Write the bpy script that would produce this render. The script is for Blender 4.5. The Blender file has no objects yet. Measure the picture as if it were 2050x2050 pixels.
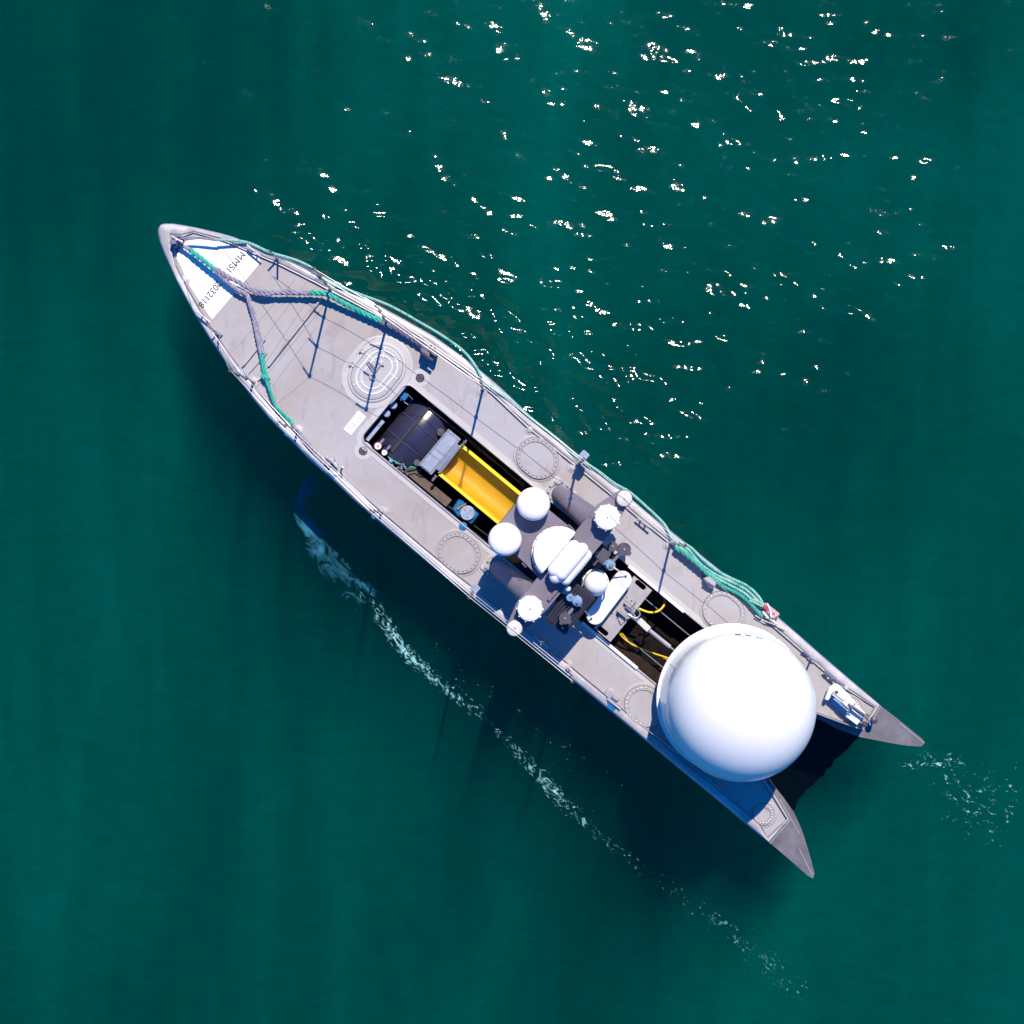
import bpy, bmesh, math, random
import numpy as np
from mathutils import Vector, Matrix
from mathutils.geometry import delaunay_2d_cdt
R = math.radians
random.seed(7); rng = np.random.default_rng(11)
S = bpy.context.scene
COL = S.collection
# ------------------------------------------------------------ camera, light
WZ = -0.6; HC = 20.6                      # camera height above the water (20 m above the deck)
PX = 150.0                     # photograph pixels per metre on the deck plane (z = 0.6)
cam = bpy.data.objects.new('camera', bpy.data.cameras.new('camera')); COL.objects.link(cam)
cam.location = (0, 0, HC); cam.rotation_euler = (0, 0, 0)
cam.data.sensor_width = 36; cam.data.lens = 36 * 20.0 / (2050 / PX)
cam.data.clip_end = 2000; S.camera = cam
SUN_EL = 54.0; SD = Vector((0.235, 0.972)).normalized()      # horizontal direction towards the sun
w = bpy.data.worlds.new('World'); S.world = w; w.use_nodes = True
nt = w.node_tree; bg = nt.nodes['Background']
sky = nt.nodes.new('ShaderNodeTexSky'); sky.sky_type = 'NISHITA'; sky.sun_disc = False
sky.sun_elevation = R(SUN_EL); sky.sun_rotation = math.atan2(SD.x, SD.y)
sky.air_density = 1.0; sky.dust_density = 0.3; sky.ozone_density = 3.0
tint = nt.nodes.new('ShaderNodeMix'); tint.data_type = 'RGBA'; tint.blend_type = 'MULTIPLY'
tint.inputs['Factor'].default_value = 1.0
tint.inputs[7].default_value = (0.0, 0.44, 1.0, 1)          # deep blue sky of the photograph's shade
nt.links.new(sky.outputs[0], tint.inputs[6]); nt.links.new(tint.outputs[2], bg.inputs[0])
bg.inputs[1].default_value = 0.14
sun = bpy.data.objects.new('sun', bpy.data.lights.new('sun', 'SUN')); COL.objects.link(sun)
sun.data.energy = 5.0; sun.data.angle = R(0.5); sun.data.color = (1.0, 0.87, 0.70)
ce = math.cos(R(SUN_EL))
sun_dir = Vector((SD.x * ce, SD.y * ce, math.sin(R(SUN_EL))))
sun.rotation_euler = sun_dir.to_track_quat('Z', 'Y').to_euler(); sun.location = (0, 0, 30)
S.view_settings.view_transform = 'Standard'; S.view_settings.look = 'None'
S.view_settings.exposure = 0.52; S.view_settings.gamma = 1.0
S.view_settings.use_curve_mapping = False
S.cycles.volume_bounces = 1; S.cycles.transparent_max_bounces = 12

# ------------------------------------------------------------ frames
TH = math.atan2(0.6377, 0.7703)
A2 = (math.cos(TH), math.sin(TH)); B2 = (math.sin(TH), -math.cos(TH))
Av = Vector((A2[0], -A2[1], 0)); Bv = Vector((B2[0], -B2[1], 0)); Zv = Vector((0, 0, 1))
def X(px, py, z=0.6):          # point at height z seen at photograph pixel (px, py)
    k = (HC - z) / (20.0 * PX)
    return Vector(((px - 1025) * k, (1025 - py) * k, z))
def uv2px(u, v): return (316 + u * A2[0] + v * B2[0], 448 + u * A2[1] + v * B2[1])
def px2uv(x, y): return ((x - 316) * A2[0] + (y - 448) * A2[1], (x - 316) * B2[0] + (y - 448) * B2[1])
def W(u, v, z=0.6):            # boat frame in deck pixels -> world; heights do not move the point sideways
    x, y = uv2px(u, v)
    return Vector(((x - 1025) / PX, (1025 - y) / PX, z))

# ------------------------------------------------------------ materials
GF = 0.80
def mat(name, col, rough=0.5, metal=0.0, var=0.0, vscale=3.0, col2=None, bump=0.0, bscale=40.0, spec=0.5, coat=0.0, detail=6.0, lo=0.4, hi=0.62, speck=0.0):
    if not name.startswith(('white', 'yellow')): col = tuple(x * GF for x in col); col2 = col2 and tuple(x * GF for x in col2)
    m = bpy.data.materials.new(name); m.use_nodes = True
    n = m.node_tree; p = n.nodes['Principled BSDF']
    p.inputs['Roughness'].default_value = rough; p.inputs['Metallic'].default_value = metal
    p.inputs['Specular IOR Level'].default_value = spec; p.inputs['Coat Weight'].default_value = coat
    c = (*col, 1)
    tc = n.nodes.new('ShaderNodeTexCoord')
    if var > 0 or col2:
        nz = n.nodes.new('ShaderNodeTexNoise'); nz.inputs['Scale'].default_value = vscale; nz.inputs['Detail'].default_value = detail
        nz.inputs['Roughness'].default_value = 0.6
        n.links.new(tc.outputs['Object'], nz.inputs['Vector'])
        rp = n.nodes.new('ShaderNodeValToRGB'); n.links.new(nz.outputs['Fac'], rp.inputs['Fac'])
        rp.color_ramp.elements[0].position = lo; rp.color_ramp.elements[1].position = hi
        c2 = col2 or tuple(x * (1 - var) for x in col)
        rp.color_ramp.elements[0].color = (*c2, 1); rp.color_ramp.elements[1].color = c
        nz2 = n.nodes.new('ShaderNodeTexNoise'); nz2.inputs['Scale'].default_value = vscale * 14; nz2.inputs['Detail'].default_value = 4
        n.links.new(tc.outputs['Object'], nz2.inputs['Vector'])
        mr = n.nodes.new('ShaderNodeMapRange'); mr.inputs[1].default_value = 0.25; mr.inputs[2].default_value = 0.75
        mr.inputs[3].default_value = 1 - var * 0.5; mr.inputs[4].default_value = 1.0 + var * 0.2
        n.links.new(nz2.outputs['Fac'], mr.inputs[0])
        mx = n.nodes.new('ShaderNodeVectorMath'); mx.operation = 'SCALE'
        n.links.new(rp.outputs['Color'], mx.inputs[0]); n.links.new(mr.outputs[0], mx.inputs['Scale'])
        last = mx.outputs[0]
        if speck > 0:
            for sc, th, am in ((26.0, 0.66, 1.0), (70.0, 0.70, 0.8), (5.0, 0.60, 0.5)):
                ns = n.nodes.new('ShaderNodeTexNoise'); ns.inputs['Scale'].default_value = sc; ns.inputs['Detail'].default_value = 3; ns.inputs['Distortion'].default_value = 1.2
                mp = n.nodes.new('ShaderNodeMapping'); mp.inputs['Scale'].default_value = (1, 1 if sc > 20 else .35, 1); mp.inputs['Rotation'].default_value = (0, 0, .7)
                n.links.new(tc.outputs['Object'], mp.inputs['Vector']); n.links.new(mp.outputs[0], ns.inputs['Vector'])
                m2 = n.nodes.new('ShaderNodeMapRange'); m2.inputs[1].default_value = th; m2.inputs[2].default_value = th + .07; m2.inputs[3].default_value = 1.0; m2.inputs[4].default_value = 1.0 - speck * am
                n.links.new(ns.outputs['Fac'], m2.inputs[0]); ml = n.nodes.new('ShaderNodeVectorMath'); ml.operation = 'SCALE'
                n.links.new(last, ml.inputs[0]); n.links.new(m2.outputs[0], ml.inputs['Scale']); last = ml.outputs[0]
        n.links.new(last, p.inputs['Base Color'])
    else:
        p.inputs['Base Color'].default_value = c
    if bump > 0:
        nb = n.nodes.new('ShaderNodeTexNoise'); nb.inputs['Scale'].default_value = bscale; nb.inputs['Detail'].default_value = 5
        n.links.new(tc.outputs['Object'], nb.inputs['Vector'])
        b = n.nodes.new('ShaderNodeBump'); b.inputs['Strength'].default_value = bump; b.inputs['Distance'].default_value = 0.01
        n.links.new(nb.outputs['Fac'], b.inputs['Height']); n.links.new(b.outputs[0], p.inputs['Normal'])
    return m
M = {}
M['deck'] = mat('deck_paint', (0.405, 0.398, 0.43), 0.75, var=0.08, vscale=0.8, col2=(0.365, 0.322, 0.315), bump=0.25, bscale=220, lo=0.36, hi=0.6, speck=0.22)
M['deck_light'] = mat('light_deck_paint', (0.50, 0.49, 0.50), 0.6, var=0.06, vscale=2, bump=0.1, bscale=90, speck=0.14)
M['gunwale'] = mat('gunwale_paint', (0.56, 0.54, 0.545), 0.42, var=0.15, vscale=2.5, col2=(0.37, 0.355, 0.39), speck=0.22)
M['rail_groove'] = mat('rail_edge_aluminium', (0.44, 0.43, 0.47), 0.4, var=0.15, vscale=9)
M['alu'] = mat('weathered_aluminium', (0.21, 0.205, 0.23), 0.55, 0.25, var=0.35, vscale=3.6, col2=(0.145, 0.135, 0.165), detail=12, lo=.40, hi=.66, speck=.25, bump=0.15, bscale=60)
M['hatchring'] = mat('hatch_ring_paint', (0.375, 0.36, 0.38), 0.55, var=0.1, vscale=9)
M['hull'] = mat('hull_side_paint', (0.22, 0.25, 0.42), 0.4, var=0.15, vscale=4)
M['white'] = mat('white_gelcoat', (0.71, 0.71, 0.70), 0.35, var=0.02, vscale=2, coat=0.3)
M['whitematt'] = mat('white_matt_paint', (0.70, 0.70, 0.69), 0.6, var=0.03, vscale=5)
M['whitedirty'] = mat('dirty_white_plastic', (0.72, 0.70, 0.66), 0.5, var=0.2, vscale=8)
M['grey'] = mat('grey_purple_paint', (0.20, 0.18, 0.235), 0.4, var=0.1, vscale=3, col2=(0.165, 0.145, 0.19))
M['dgrey'] = mat('dark_grey_paint', (0.075, 0.068, 0.10), 0.45, var=0.15, vscale=12)
M['black'] = mat('black_rubber', (0.012, 0.011, 0.016), 0.5)
M['deepblack'] = mat('shaded_water_black', (0.002, 0.002, 0.003), 1.0, spec=0.0)
M['ink'] = mat('dark_lettering', (0.015, 0.012, 0.04), 0.6)
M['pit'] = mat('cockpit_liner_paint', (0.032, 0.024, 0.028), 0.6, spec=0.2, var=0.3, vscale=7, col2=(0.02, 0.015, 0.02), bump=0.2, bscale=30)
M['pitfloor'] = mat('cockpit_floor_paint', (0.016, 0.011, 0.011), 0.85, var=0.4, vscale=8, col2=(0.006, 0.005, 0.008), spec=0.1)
M['tank'] = mat('navy_tank_paint', (0.035, 0.035, 0.075), 0.22, var=0.15, vscale=6, coat=0.4)
M['steel'] = mat('stainless_steel', (0.62, 0.61, 0.64), 0.28, 0.75, var=0.15, vscale=20)
M['steelblue'] = mat('zinc_box_paint', (0.36, 0.40, 0.52), 0.45, 0.2, var=0.2, vscale=14, bump=0.1, bscale=60)
M['plate'] = mat('brushed_plate', (0.42, 0.40, 0.42), 0.5, 0.3, var=0.12, vscale=9)
M['yellow'] = mat('yellow_paint', (0.92, 0.60, 0.012), 0.30, var=0.04, vscale=9, coat=0.2, spec=0.9)
M['cable'] = mat('yellow_cable_rubber', (0.75, 0.50, 0.02), 0.4)
M['blue'] = mat('blue_enamel', (0.01, 0.16, 0.42), 0.35, var=0.2, vscale=20)
M['bright'] = mat('light_blue_grey_cap', (0.35, 0.42, 0.58), 0.4, var=0.2, vscale=18)
M['green'] = mat('turquoise_rope_fibre', (0.015, 0.36, 0.27), 0.75, var=0.3, vscale=14, col2=(0.05, 0.50, 0.38), bump=0.4, bscale=260)
M['palegreen'] = mat('faded_turquoise_rope_fibre', (0.30, 0.62, 0.54), 0.75, var=0.35, vscale=16, col2=(0.04, 0.38, 0.30), bump=0.4, bscale=260, lo=0.3, hi=0.5)
M['ropegrey'] = mat('grey_rope_fibre', (0.40, 0.38, 0.45), 0.8, var=0.3, vscale=18, col2=(0.28, 0.26, 0.36), bump=0.4, bscale=260)
M['ropedark'] = mat('dark_wet_rope_fibre', (0.22, 0.20, 0.30), 0.8, var=0.4, vscale=18, bump=0.4, bscale=260)
M['wire'] = mat('wire_steel', (0.45, 0.44, 0.47), 0.4, 0.5)
M['red'] = mat('red_cloth', (0.55, 0.02, 0.05), 0.7)
M['pink'] = mat('faded_red_fabric', (0.62, 0.45, 0.50), 0.7, var=0.3, vscale=25)
M['brass'] = mat('brass_fitting', (0.6, 0.45, 0.2), 0.3, 0.8)
M['orange'] = mat('orange_cap_plastic', (0.7, 0.22, 0.02), 0.5)
M['glass'] = mat('blue_tinted_lens', (0.22, 0.36, 0.58), 0.12, 0.0, coat=1.0, spec=0.8)

# ------------------------------------------------------------ mesh building
class MB:
    def __init__(s): s.v = []; s.f = []; s.sm = []
    def add(s, vs, fs, smooth=False):
        o = len(s.v); s.v += [tuple(p) for p in vs]
        s.f += [tuple(i + o for i in f) for f in fs]; s.sm += [smooth] * len(fs); return s
    def box(s, c, hx, hy, hz, ax=None, ay=None, az=None, bev=0.0):
        ax = (ax or Av); ay = (ay or Bv); az = (az or Zv); c = Vector(c)
        if bev <= 0 or bev >= min(hx, hy):
            vs = [c + ax * (i * hx) + ay * (j * hy) + az * (k * hz) for k in (-1, 1) for i, j in ((-1, -1), (1, -1), (1, 1), (-1, 1))]
            return s.add(vs, [(3, 2, 1, 0), (4, 5, 6, 7), (0, 1, 5, 4), (1, 2, 6, 5), (2, 3, 7, 6), (3, 0, 4, 7)])
        def ring(e, z): return [c + ax * (x) + ay * (y) + az * z for x, y in
            ((-hx + e, -hy), (hx - e, -hy), (hx, -hy + e), (hx, hy - e), (hx - e, hy), (-hx + e, hy), (-hx, hy - e), (-hx, -hy + e))]
        def ring2(e, z, t): return [c + ax * (x) + ay * (y) + az * z for x, y in
            ((-hx + e + t, -hy + t), (hx - e - t, -hy + t), (hx - t, -hy + e + t), (hx - t, hy - e - t), (hx - e - t, hy - t), (-hx + e + t, hy - t), (-hx + t, hy - e - t), (-hx + t, -hy + e + t))]
        b2 = min(bev * 0.6, hz)
        rings = [ring(bev, -hz), ring(bev, hz - b2), ring2(bev, hz, b2 * 0.9)]
        return s.loft(rings, cap=True)
    def loft(s, rings, closed=True, cap=False, smooth=False):
        n = len(rings[0]); vs = [p for r in rings for p in r]; fs = []
        for k in range(len(rings) - 1):
            for i in range(n if closed else n - 1):
                j = (i + 1) % n
                fs.append((k * n + i, k * n + j, (k + 1) * n + j, (k + 1) * n + i))
        s.add(vs, fs, smooth)
        if cap:
            s.add(rings[0], [tuple(reversed(range(n)))]); s.add(rings[-1], [tuple(range(n))])
        return s
    def lathe(s, c, prof, n=32, ax=None, ay=None, az=None, smooth=True):   # prof: [(r, z)] ; closed on the axis when r = 0
        ax = ax or Vector((1, 0, 0)); ay = ay or Vector((0, 1, 0)); az = az or Zv; c = Vector(c)
        rings = [[c + ax * (max(r, 1e-4) * math.cos(2 * math.pi * i / n)) + ay * (max(r, 1e-4) * math.sin(2 * math.pi * i / n)) + az * z for i in range(n)] for r, z in prof]
        return s.loft(rings, smooth=smooth)
    def cyl(s, p, q, r, n=12, r2=None, smooth=True):
        p = Vector(p); q = Vector(q); d = (q - p); L = d.length; d.normalize()
        t = d.orthogonal().normalized(); b = d.cross(t); r2 = r if r2 is None else r2
        ra = [p + (t * math.cos(2 * math.pi * i / n) + b * math.sin(2 * math.pi * i / n)) * r for i in range(n)]
        rb = [q + (t * math.cos(2 * math.pi * i / n) + b * math.sin(2 * math.pi * i / n)) * r2 for i in range(n)]
        s.loft([ra, rb], smooth=smooth)
        s.add(ra, [tuple(reversed(range(n)))]); s.add(rb, [tuple(range(n))]); return s
    def tube(s, pts, r, n=8, cap=True):
        pts = [Vector(p) for p in pts]; rings = []
        t0 = (pts[1] - pts[0]).normalized(); nrm = t0.orthogonal().normalized()
        if abs(t0.z) < 0.9: nrm = t0.cross(Zv).normalized()
        for i, p in enumerate(pts):
            t = (pts[min(i + 1, len(pts) - 1)] - pts[max(i - 1, 0)]).normalized()
            nrm = (nrm - t * nrm.dot(t)).normalized(); b = t.cross(nrm)
            rr = r[i] if isinstance(r, (list, tuple)) else r
            rings.append([p + (nrm * math.cos(2 * math.pi * k / n) + b * math.sin(2 * math.pi * k / n)) * rr for k in range(n)])
        return s.loft(rings, cap=cap, smooth=True)
    def prism(s, poly, z0, z1, bev=0.0):      # poly: world xy, convex or mild concave
        poly = [Vector((p[0], p[1], 0)) for p in poly]
        ar = sum(poly[i].x * poly[(i + 1) % len(poly)].y - poly[(i + 1) % len(poly)].x * poly[i].y for i in range(len(poly)))
        if ar < 0: poly.reverse()
        r0 = [Vector((p.x, p.y, z0)) for p in poly]
        if bev > 0:
            c = sum(poly, Vector()) / len(poly)
            r1 = [Vector((p.x, p.y, z1 - bev)) for p in poly]
            r2 = [Vector((p.x, p.y, z1)) + (Vector((c.x - p.x, c.y - p.y, 0)).normalized() * bev) for p in poly]
            return s.loft([r0, r1, r2], cap=True)
        return s.loft([r0, [Vector((p.x, p.y, z1)) for p in poly]], cap=True)
ORG = {}
def thing(name, label, cat, loc, group=None):
    o = bpy.data.objects.new(name, None); COL.objects.link(o); o.location = loc; o.empty_display_size = 0.1
    o['label'] = label; o['category'] = cat
    if group: o['group'] = group
    ORG[o] = Vector(loc); return o
def build(name, mb, m, parent=None, org=None, kind=None, label=None):
    og = ORG.get(parent, Vector()) if parent else (org or Vector())
    me = bpy.data.meshes.new(name)
    me.from_pydata([(p[0] - og[0], p[1] - og[1], p[2] - og[2]) for p in mb.v], [], mb.f)
    me.polygons.foreach_set('use_smooth', mb.sm); me.materials.append(M[m] if isinstance(m, str) else m)
    me.validate(); me.update()
    if any(mb.sm): me.set_sharp_from_angle(angle=R(38))
    o = bpy.data.objects.new(name, me); COL.objects.link(o)
    if parent: o.parent = parent; ORG[o] = og
    elif org: o.location = org; ORG[o] = Vector(org)
    if kind: o['kind'] = kind
    if label: o['label'] = label
    return o
def inst(src, parent, loc, rot=0.0):          # another piece sharing src's mesh; loc in world, parent unrotated
    o = bpy.data.objects.new(src.name.split('.')[0], src.data); COL.objects.link(o)
    o.parent = parent; o.location = Vector(loc) - ORG[parent]; o.rotation_euler.z = rot; ORG[o] = Vector(loc); return o
def unit(name, mb, m, parent, loc, rot=0.0):  # mb given round its own origin
    o = build(name, mb, m); o.parent = parent; o.location = Vector(loc) - ORG[parent]; o.rotation_euler.z = rot; return o
def dup(root, loc, label, rot=0.0):
    r = root.copy(); COL.objects.link(r); r.location = loc; r['label'] = label; r.rotation_euler.z = rot; ORG[r] = Vector(loc)
    def rec(a, b):
        for ch in a.children:
            c = ch.copy(); COL.objects.link(c); c.parent = b; rec(ch, c)
    rec(root, r); return r
def crom(pts, step):
    pts = [Vector(p) for p in pts]; P = [pts[0] * 2 - pts[1]] + pts + [pts[-1] * 2 - pts[-2]]; out = []
    for i in range(1, len(P) - 2):
        p0, p1, p2, p3 = P[i - 1:i + 3]; n = max(1, int((p2 - p1).length / step))
        for k in range(n):
            t = k / n
            out.append(0.5 * ((2 * p1) + (p2 - p0) * t + (2 * p0 - 5 * p1 + 4 * p2 - p3) * t * t + (3 * p1 - p0 - 3 * p2 + p3) * t ** 3))
    out.append(pts[-1]); return out

# ------------------------------------------------------------ hull outline (deck-plane pixels)
STB = [(327, 446.5), (344, 446.5), (362, 449), (390, 454), (416, 460), (442, 466), (466, 473), (507, 490), (559, 511), (600, 530), (640, 549), (673, 566), (709, 584), (749, 605),
       (807, 637), (869, 672), (931, 717), (962, 742), (1000, 774), (1036, 808), (1073, 843), (1119, 880), (1148, 903), (1181, 930), (1243, 980), (1290, 1020), (1338, 1059),
       (1409, 1116), (1450, 1149), (1502, 1190), (1558, 1236), (1600, 1272), (1637, 1305), (1700, 1359), (1763, 1412)]
STB_FIN = [(1800, 1440), (1852, 1482), (1858, 1490), (1850, 1498), (1820, 1496), (1790, 1491), (1728, 1479), (1682, 1463), (1643, 1441), (1632, 1430)]
NOTCH = [(1600, 1428), (1565, 1452), (1530, 1500), (1522, 1540), (1532, 1557), (1548, 1570)]
PRT_FIN = [(1572, 1600), (1592, 1628), (1605, 1655), (1614, 1679), (1627, 1722), (1635, 1754), (1632, 1764), (1622, 1759), (1580, 1722)]
PRT = [(1540, 1688), (1509, 1663), (1450, 1613), (1405, 1576), (1350, 1531), (1293, 1483), (1250, 1447), (1217, 1420), (1160, 1373), (1116, 1336), (1060, 1290), (1000, 1241),
       (950, 1202), (900, 1163), (830, 1105), (759, 1045), (710, 1003), (665, 960), (622, 923), (583, 883), (537, 836), (507, 800), (480, 764), (450, 724), (416, 674), (383, 620), (352, 562),
       (340, 535), (327, 507), (318, 483), (314.5, 465), (315, 456), (319, 449)]
DECK_AFT = [(1728, 1463), (1680, 1447), (1632, 1429)] + NOTCH[:4] + [(1530, 1560), (1549, 1588), (1580, 1640)]
def to2(p, z=0.6): return Vector(((p[0] - 1025) / PX, (1025 - p[1]) / PX))
full = STB + STB_FIN + NOTCH + PRT_FIN + PRT
# slot for the cockpit, in boat frame
SL = (587, 1425, 73.0)
def slot_pts(g=0.0, r=14.0, u0=None, u1=None):
    a0 = (SL[0] if u0 is None else u0) - g; a1 = (SL[1] if u1 is None else u1) + g; vv = SL[2] + g; r = r + g * 0.8; out = []
    for cu, cv, st in ((a0 + r, -vv + r, 180), (a1 - r, -vv + r, 270), (a1 - r, vv - r, 0), (a0 + r, vv - r, 90)):
        for k in range(7):
            t = R(st + k * 15); out.append(uv2px(cu + r * math.cos(t), cv + r * math.sin(t)))
    return out
def sheet(polys, z, outer_n=1, zf=None):      # filled polygon (first) with holes (others), pixel polygons
    pts = []; edges = []; faces = []
    for poly in polys:
        o = len(pts); pts += [to2(p) for p in poly]; n = len(poly)
        edges += [(o + i, o + (i + 1) % n) for i in range(n)]
        faces.append(list(range(o, o + n)))
    vo, eo, fo, _, _, _ = delaunay_2d_cdt(pts, edges, [], 1, 1e-6)
    def inside(p, poly):
        c = False; n = len(poly)
        for i in range(n):
            a = poly[i]; b = poly[(i + 1) % n]
            if (a.y > p.y) != (b.y > p.y) and p.x < (b.x - a.x) * (p.y - a.y) / (b.y - a.y) + a.x: c = not c
        return c
    PP = [[to2(p) for p in poly] for poly in polys]; keep = []
    for f in fo:
        c = sum((vo[i] for i in f), Vector((0, 0))) / len(f)
        if inside(c, PP[0]) and not any(inside(c, h) for h in PP[1:]):
            ar = sum(vo[f[i]].x * vo[f[(i + 1) % len(f)]].y - vo[f[(i + 1) % len(f)]].x * vo[f[i]].y for i in range(len(f)))
            keep.append(tuple(f) if ar > 0 else tuple(reversed(f)))
    mb = MB(); mb.add([(p.x, p.y, z) for p in vo], keep); return mb

boat = thing('unmanned_boat', 'long narrow grey boat with pointed bow and two pointed stern tips on green water', 'boat', W(914, 0, 0.0))
# hull: dark aluminium top plate that shows as the two stern tips, sides below
hb = sheet([full, slot_pts()], 0.455)
n = len(full)
r0 = [Vector((*to2(p), 0.455)) for p in full]
cen = Vector((*to2(uv2px(914, 0)), 0))
def shrink(p, k, z):
    u, v = px2uv(*p); return Vector((*to2(uv2px(u + (6 if u < 40 else 0) * k, v * (1 - 0.10 * k))), z))
mb = MB(); mb.v = hb.v; mb.f = hb.f; mb.sm = [False] * len(hb.f)
mb.loft([[shrink(p, 2.4, -1.9) for p in full], [shrink(p, 0.5, -0.6) for p in full], [shrink(p, 0.0, 0.40) for p in full], r0])
build('hull', mb, 'alu', boat)
for a, b in (((1764, 1413), (1730, 1464)), ((1541, 1688), (1582, 1641)), ((1800, 1447), (1850, 1488)), ((1600, 1700), (1626, 1752)), ((1560, 1600), (1600, 1668))):
    mb = MB(); mb.tube([X(*a, .457), X((a[0] + b[0]) / 2, (a[1] + b[1]) / 2, .458), X(*b, .457)], .006, 6); build('weld_seam', mb, 'rail_groove', boat)
# keel-side rubbing strip just below the deck edge, bluish paint
deck_out = STB + DECK_AFT + PRT
nd = len(deck_out)
def normals(poly):
    out = []; m = len(poly)
    for i in range(m):
        a = Vector(poly[i - 1]); b = Vector(poly[(i + 1) % m]); d = (b - a).normalized(); out.append(Vector((-d.y, d.x)))
    return out
NM = normals(deck_out)
wid = [1.0] * len(STB) + [0.22] * len(DECK_AFT) + [1.0] * len(PRT)
for i in range(12): wid[i] = min(wid[i], 0.42 + i * .05); wid[-1 - i] = min(wid[-1 - i], 0.42 + i * .05)
wid[len(STB) - 1] = 0.6; wid[len(STB) + len(DECK_AFT)] = 0.6
def inset(off):
    res = []
    for i, p in enumerate(deck_out):
        q = Vector(p) + NM[i] * off * wid[i]
        u, v = px2uv(*q); u0, v0 = px2uv(*p)
        if u0 < 60:
            k = off / 24.0
            v = math.copysign(max(abs(v0) - off * 0.85, 0.6 + abs(v0) * 0.12), v0); u = u0 + off * 0.9 * max(0, 1 - u0 / 60) + max(0, NM[i].dot(Vector(A2)) * off)
        res.append(uv2px(u, v))
    return res
def ring(off, z): return [Vector((*to2(q), z)) for q in inset(off)]
mb = MB(); mb.loft([ring(0, 0.458), ring(-1.0, 0.50), ring(-1.0, 0.53), ring(0.8, 0.56)], smooth=False)
build('rub_strip', mb, 'hull', boat)
mb = MB(); mb.loft([ring(0.8, 0.56), ring(2.2, 0.585), ring(5, 0.600), ring(14, 0.604), ring(16, 0.598)], smooth=True)
build('gunwale', mb, 'gunwale', boat)
mb = MB(); mb.loft([ring(16, 0.598), ring(16.6, 0.582), ring(18.6, 0.582), ring(19.2, 0.606), ring(21.0, 0.608), ring(21.8, 0.575)])
build('inner_rail', mb, 'rail_groove', boat)
din = []
for q in inset(21.8):
    if not din or (Vector(q) - Vector(din[-1])).length > 0.8:
        u, v = px2uv(*q)
        if u < 24: continue
        din.append(q)
build('deck', sheet([din, slot_pts()], 0.5745), 'deck', boat)
# raised pale border round the cockpit opening
mb = sheet([slot_pts(13, 14), slot_pts()], 0.5785); build('pale_border', mb, 'deck_light', boat)
mb = MB()
mb.loft([[Vector((*to2(p), 0.5785)) for p in slot_pts(3.2)], [Vector((*to2(p), 0.597)) for p in slot_pts(2.6)], [Vector((*to2(p), 0.598)) for p in slot_pts(0.6)], [Vector((*to2(p), 0.57)) for p in slot_pts(-0.4)]])
build('coaming', mb, 'gunwale', boat)
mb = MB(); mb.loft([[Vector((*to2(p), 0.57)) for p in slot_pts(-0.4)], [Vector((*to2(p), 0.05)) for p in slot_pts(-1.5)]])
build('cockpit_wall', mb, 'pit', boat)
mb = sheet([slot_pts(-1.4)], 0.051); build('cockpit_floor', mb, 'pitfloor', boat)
# white name panel near the bow
wp = [(372, 482), (400, 477), (430, 479), (462, 490), (492, 502), (516, 514), (522, 524), (424.5, 639), (418, 632), (400, 604), (378, 570), (360, 530), (350, 512), (358, 500)]
build('name_panel', sheet([wp], 0.5795), 'whitematt', boat)
def text_obj(body, px, py, size, z, m, parent, ang=None, name='lettering', sp=1.0):
    cu = bpy.data.curves.new(name, 'FONT'); cu.body = body; cu.size = size; cu.extrude = 0.0012; cu.offset = 0.0; cu.align_x = 'CENTER'; cu.align_y = 'CENTER'
    cu.space_character = sp
    t = bpy.data.objects.new(name, cu); COL.objects.link(t)
    me = bpy.data.meshes.new_from_object(t.evaluated_get(bpy.context.evaluated_depsgraph_get())); me.name = name
    bpy.data.objects.remove(t)
    o = bpy.data.objects.new(name, me); COL.objects.link(o); me.materials.clear(); me.materials.append(M[m])
    o.parent = parent; p = X(px, py, z); o.location = p - ORG[parent]
    o.rotation_euler.z = math.atan2(-Bv.y, -Bv.x) if ang is None else ang
    return o
text_obj('MMSI', 472, 524, 0.130, 0.5815, 'ink', boat, sp=1.12)
text_obj('2032118', 420, 589, 0.125, 0.5815, 'ink', boat, sp=0.95)
# bow plate
mb = sheet([[(330, 458), (345, 459), (392, 466), (430, 476), (372, 479), (352, 497), (345, 500), (334, 478), (327, 464)]], 0.583)
build('bow_plate', mb, 'gunwale', boat)

# black sheet added to paint the shaded water between the two stern tips
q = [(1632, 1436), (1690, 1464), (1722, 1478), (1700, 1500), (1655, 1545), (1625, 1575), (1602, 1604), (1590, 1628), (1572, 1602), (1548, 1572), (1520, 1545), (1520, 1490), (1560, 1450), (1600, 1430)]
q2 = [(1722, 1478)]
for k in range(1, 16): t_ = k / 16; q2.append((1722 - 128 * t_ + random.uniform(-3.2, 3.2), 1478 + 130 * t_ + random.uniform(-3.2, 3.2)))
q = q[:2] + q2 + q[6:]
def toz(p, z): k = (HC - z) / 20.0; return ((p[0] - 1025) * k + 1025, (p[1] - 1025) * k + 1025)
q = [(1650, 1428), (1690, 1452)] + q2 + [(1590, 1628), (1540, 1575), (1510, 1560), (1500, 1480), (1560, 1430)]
mb = sheet([[toz(p, -.615) for p in q]], -.665); build('stern_shade_sheet', mb, 'deepblack', boat)
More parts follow.
